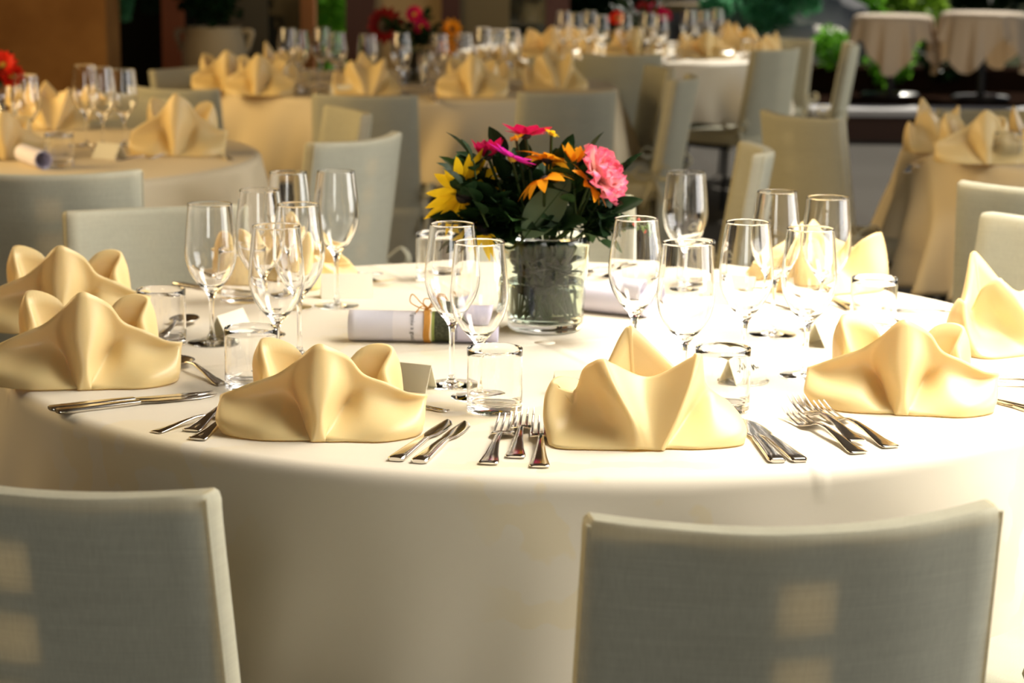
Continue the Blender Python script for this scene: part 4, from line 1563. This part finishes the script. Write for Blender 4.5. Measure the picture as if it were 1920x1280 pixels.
F3 = (0, -0.8, 0.5)
vb = blossom_bunch(770, 50, 'vase of the maroon sunflower bouquet on the middle table', [
    ('sunflower', 724, 48, (-0.2, -0.95, 0.2), 13, 0.062, 0.034, 'petal_maroon', 0.038, 'disc_dark', 'maroon sunflower of the middle table bouquet'),
    ('zinnia', 777, 27, F3, 10, 0.036, 0.026, 'petal_crimson', 0.010, 'disc_gold', 'upper crimson blossom of the middle table bouquet'),
    ('zinnia', 790, 50, F3, 10, 0.036, 0.026, 'petal_crimson', 0.010, 'disc_gold', 'lower crimson blossom of the middle table bouquet'),
    ('rudbeckia', 846, 55, (0.5, -0.7, 0.4), 9, 0.046, 0.022, 'petal_orange', 0.012, 'disc_dark', 'orange blossom at the side of the middle table bouquet'),
    ('rudbeckia', 838, 88, (0.5, -0.8, 0.1), 8, 0.040, 0.022, 'petal_orange', 0.012, 'disc_dark', 'low orange blossom of the middle table bouquet')], 3, 775, 160)
bunch_leaves(vb, 0.15, 11, 0.13, 0.16, 'dark leafy sprig of the middle table bouquet', 'leafy sprigs of the middle table bouquet', 60)
vb = blossom_bunch(1210, 10, 'vase of the bouquet on the garden-side table', [
    ('zinnia', 1228, 20, F3, 10, 0.042, 0.030, 'petal_crimson', 0.012, 'disc_gold', 'red blossom of the garden-side table bouquet'),
    ('zinnia', 1246, 30, F3, 10, 0.034, 0.026, 'petal_crimson', 0.010, 'disc_gold', 'smaller red blossom low in the garden-side table bouquet'),
    ('zinnia', 1157, 34, F3, 10, 0.036, 0.028, 'petal_scarlet', 0.012, 'disc_gold', 'coral blossom of the garden-side table bouquet'),
    ('rudbeckia', 1205, 18, F3, 9, 0.040, 0.022, 'petal_maroon', 0.012, 'disc_dark', 'maroon blossom of the garden-side table bouquet')], 5, 1205, 105)
bunch_leaves(vb, 0.15, 11, 0.15, 0.17, 'dark leafy sprig of the garden-side table bouquet', 'leafy sprigs of the garden-side bouquet', 90)
vb = blossom_bunch(0, 120, 'vase of the scarlet bouquet beside the ochre wall', [
    ('zinnia', 6, 122, F3, 11, 0.040, 0.030, 'petal_scarlet', 0.012, 'disc_gold', 'upper scarlet blossom before the ochre wall'),
    ('zinnia', 22, 142, F3, 11, 0.034, 0.028, 'petal_scarlet', 0.012, 'disc_gold', 'lower scarlet blossom before the ochre wall')], 8, -30, 283)
bunch_leaves(vb, 0.15, 8, 0.10, 0.12, 'dark leafy sprig of the scarlet bouquet', 'leafy sprigs of the scarlet bouquet', 120)

# napkins
for P, px, py, rz, s, label in (
        (NPA, 338, 288, 0, (1.0, 1.0, 1.45), 'yellow napkin alone at the edge of the table beside the ochre wall'),
        (NPB, 98, 240, 10, (0.9, 0.9, 1.1), 'yellow napkin with a tall peak between the glasses by the ochre wall'),
        (NPA, 5, 295, 20, (0.9, 0.9, 1.1), 'yellow napkin at the picture edge by the lavender scroll'),
        (NPB, 50, 222, 120, (0.9, 0.9, 1.0), 'yellow napkin below the scarlet bouquet'),
        (NPA, 160, 222, 150, (0.8, 0.8, 0.9), 'yellow napkin behind the wine glasses by the ochre wall'),
        (NPA, 425, 168, 10, (1.0, 1.0, 1.3), 'yellow napkin at the end of the middle table by the urn'),
        (NPA, 490, 177, -6, (1.0, 1.0, 1.3), 'yellow napkin beside the end one on the middle table'),
        (NPB, 528, 150, 60, (1.0, 1.0, 1.2), 'yellow napkin behind the pair at the end of the middle table'),
        (NPB, 690, 176, 5, (1.0, 1.0, 1.2), 'yellow napkin over the square grey chair back'),
        (NPA, 886, 180, 0, (1.0, 1.0, 1.35), 'yellow napkin at the near edge of the middle table beside the crimson blossoms'),
        (NPB, 1040, 166, 10, (1.0, 1.0, 1.3), 'yellow napkin above the curved grey chair top'),
        (NPA, 935, 146, 150, (1.0, 1.0, 1.2), 'yellow napkin deeper on the middle table behind the near-edge one'),
        (NPA, 1030, 108, 10, (1.1, 1.1, 1.3), 'yellow napkin at the shaded end of the garden-side table'),
        (NPB, 1085, 100, 40, (1.0, 1.0, 1.2), 'yellow napkin below the glass group of the garden-side table'),
        (NPA, 1190, 105, 0, (1.1, 1.1, 1.2), 'pale napkin over the brown chair back of the garden-side table'),
        (NPA, 1318, 108, 10, (1.1, 1.1, 1.1), 'pale sunlit napkin at the near edge of the garden-side table'),
        (NPB, 1378, 95, 120, (1.0, 1.0, 1.2), 'golden napkin below the grey rock'),
        (NPB, 1432, 103, 60, (0.9, 0.9, 1.0), 'sunlit napkin beside the pale chair with black legs'),
        (NPA, 1835, 302, 4, (1.0, 1.0, 1.25), 'golden napkin nearest on the table by the terrace step'),
        (NPB, 1752, 281, 20, (0.85, 0.85, 1.15), 'golden napkin behind another on the table by the terrace step'),
        (NPB, 1935, 283, 60, (0.9, 0.9, 1.0), 'golden napkin beside the tumbler by the terrace step')):
    onp(P, px, py, label, None, R_(rz), s)

# glasses
for P, px, py, label in (
        (WA, 163, 273, 'tall glass nearest the ochre wall of the three beside the lone napkin'),
        (WA, 194, 280, 'middle glass of the three beside the lone yellow napkin'),
        (WB, 234, 272, 'glass nearest the lone yellow napkin of the three'),
        (WA, 20, 282, 'glass under the scarlet blossoms by the ochre wall'),
        (WB, 52, 288, 'glass between the scarlet blossoms and the peaked napkin'),
        (WA, 540, 165, 'first wine glass from the urn on the middle table'),
        (WB, 563, 162, 'second wine glass from the urn on the middle table'),
        (WA, 604, 163, 'wine glass before the brown post on the middle table'),
        (WB, 632, 167, 'wine glass before the open green doorway'),
        (WB, 690, 172, 'wine glass just beside the maroon sunflower'),
        (WA, 752, 178, 'clear glass in front of the maroon sunflower bouquet'),
        (WB, 868, 168, 'wine glass below the orange blossom on the middle table'),
        (WB, 822, 170, 'wine glass behind the near-edge napkin of the middle table'),
        (WA, 905, 162, 'wine glass before the taupe panel'),
        (WB, 930, 158, 'wine glass before the pale chair back on the middle table'),
        (WA, 958, 166, 'last wine glass in the row on the middle table'),
        (WA, 1056, 115, 'first wine glass at the shaded end of the garden-side table'),
        (WB, 1078, 112, 'second wine glass at the shaded end of the garden-side table'),
        (WA, 1104, 114, 'third wine glass at the shaded end of the garden-side table'),
        (WB, 1126, 118, 'fourth wine glass at the shaded end of the garden-side table'),
        (WB, 1170, 112, 'wine glass below the coral blossom'),
        (WA, 1213, 117, 'wine glass before the garden-side bouquet'),
        (WB, 1236, 118, 'second wine glass before the garden-side bouquet'),
        (WA, 1290, 108, 'wine glass in the sparkling group beside the garden-side bouquet'),
        (WB, 1316, 103, 'wine glass in the middle of the sparkling sunlit group'),
        (WA, 1342, 106, 'wine glass at the garden end of the sparkling sunlit group')):
    onp(P, px, py, label)
for px, py, label in (
        (112, 312, 'tumbler at the end of the lavender scroll by the ochre wall'),
        (1888, 305, 'tumbler beside the nearest golden napkin by the terrace step'),
        (580, 172, 'tumbler among the napkins at the urn end of the middle table'),
        (655, 160, 'tumbler beside the open green doorway'),
        (812, 158, 'tumbler beside the bouquet vase of the middle table'),
        (1262, 112, 'tumbler on the garden-side table before the sparkling group'),
        (1405, 108, 'tumbler near the pale chair with black legs')):
    onp(TU, px, py, label)
card(205, 296, -30, 0.09, 0.045, 0.03, 'yellow tent card beside the lone napkin by the ochre wall')
card(640, 178, 0, 0.09, 0.042, 0.022, 'tent card on the middle table beside the square grey chair')
lay(FK, 215, 300, 295, 286, 'fork beside the lone yellow napkin by the ochre wall')
lay(KN, 430, 300, 400, 280, 'knife beyond the lone yellow napkin')
lay(KN, 820, 190, 800, 172, 'knife beside the near-edge napkin of the middle table')
lay(FK, 1700, 322, 1725, 300, 'fork at the rim of the warm-lit cloth table')
lay(KN, 1706, 312, 1738, 296, 'knife beside the fork at the rim of the warm-lit cloth table')

# clay urn with a plant in front of the glazed wall
uy = 12.6
uc = aty(402, 88, uy)
urn = empty('clay_urn', (uc.x, uy, 0))
zt = aty(402, 50, uy).z
mb = MB()
k_ = 0.19
mb.lathe([(0.001, 0.0), (0.10, 0.0), (0.11, 0.05), (0.15, 0.30), (k_ * 0.97, zt - 0.24), (k_ * 1.0, zt - 0.14), (k_ * 0.92, zt - 0.06), (k_ * 0.80, zt - 0.02), (k_ * 0.86, zt), (k_ * 0.76, zt), (k_ * 0.7, zt - 0.05), (0.001, zt - 0.08)], 40)
mb.build('urn_body', M['clay'], urn)
for s in (-1, 1):
    mb = MB(); mb.tube(spline([(s * k_ * 0.78, 0, zt - 0.03), (s * k_ * 1.15, 0, zt - 0.03), (s * k_ * 1.0, 0, zt - 0.14)], 6), 0.016, 8)
    mb.build('handle', M['clay'], urn)
tag(urn, 'large pale clay urn standing before the glazed wall', 'urn')
leaf_cloud('urn_plant', (uc.x, uy, zt + 0.16), (0.20, 0.18, 0.16), 320, 0.07, M['bush_dark'], 'dark plant growing out of the clay urn', 'plant', seed=44)
# pale garden benches in the sun behind the garden-side bouquet
for px, py, y, w_, label in ((1290, 12, 18.2, 0.42, 'pale bench slab behind the garden-side bouquet'), (1320, 24, 18.6, 0.22, 'tan bench slab beside the pale one near the rock')):
    c = aty(px, py, y)
    root = empty('garden_bench', (c.x, y, 0.21))
    mb = MB(); mb.box(-w_ / 2, w_ / 2, -0.18, 0.18, c.z - 0.25, c.z - 0.19); mb.build('seat', M['cream_plaster'], root)
    for s in (-1, 1):
        mb = MB(); mb.box(s * w_ * 0.4 - 0.03, s * w_ * 0.4 + 0.03, -0.15, 0.15, 0, c.z - 0.25); mb.build('leg', M['rock'], root)
    tag(root, label, 'bench')
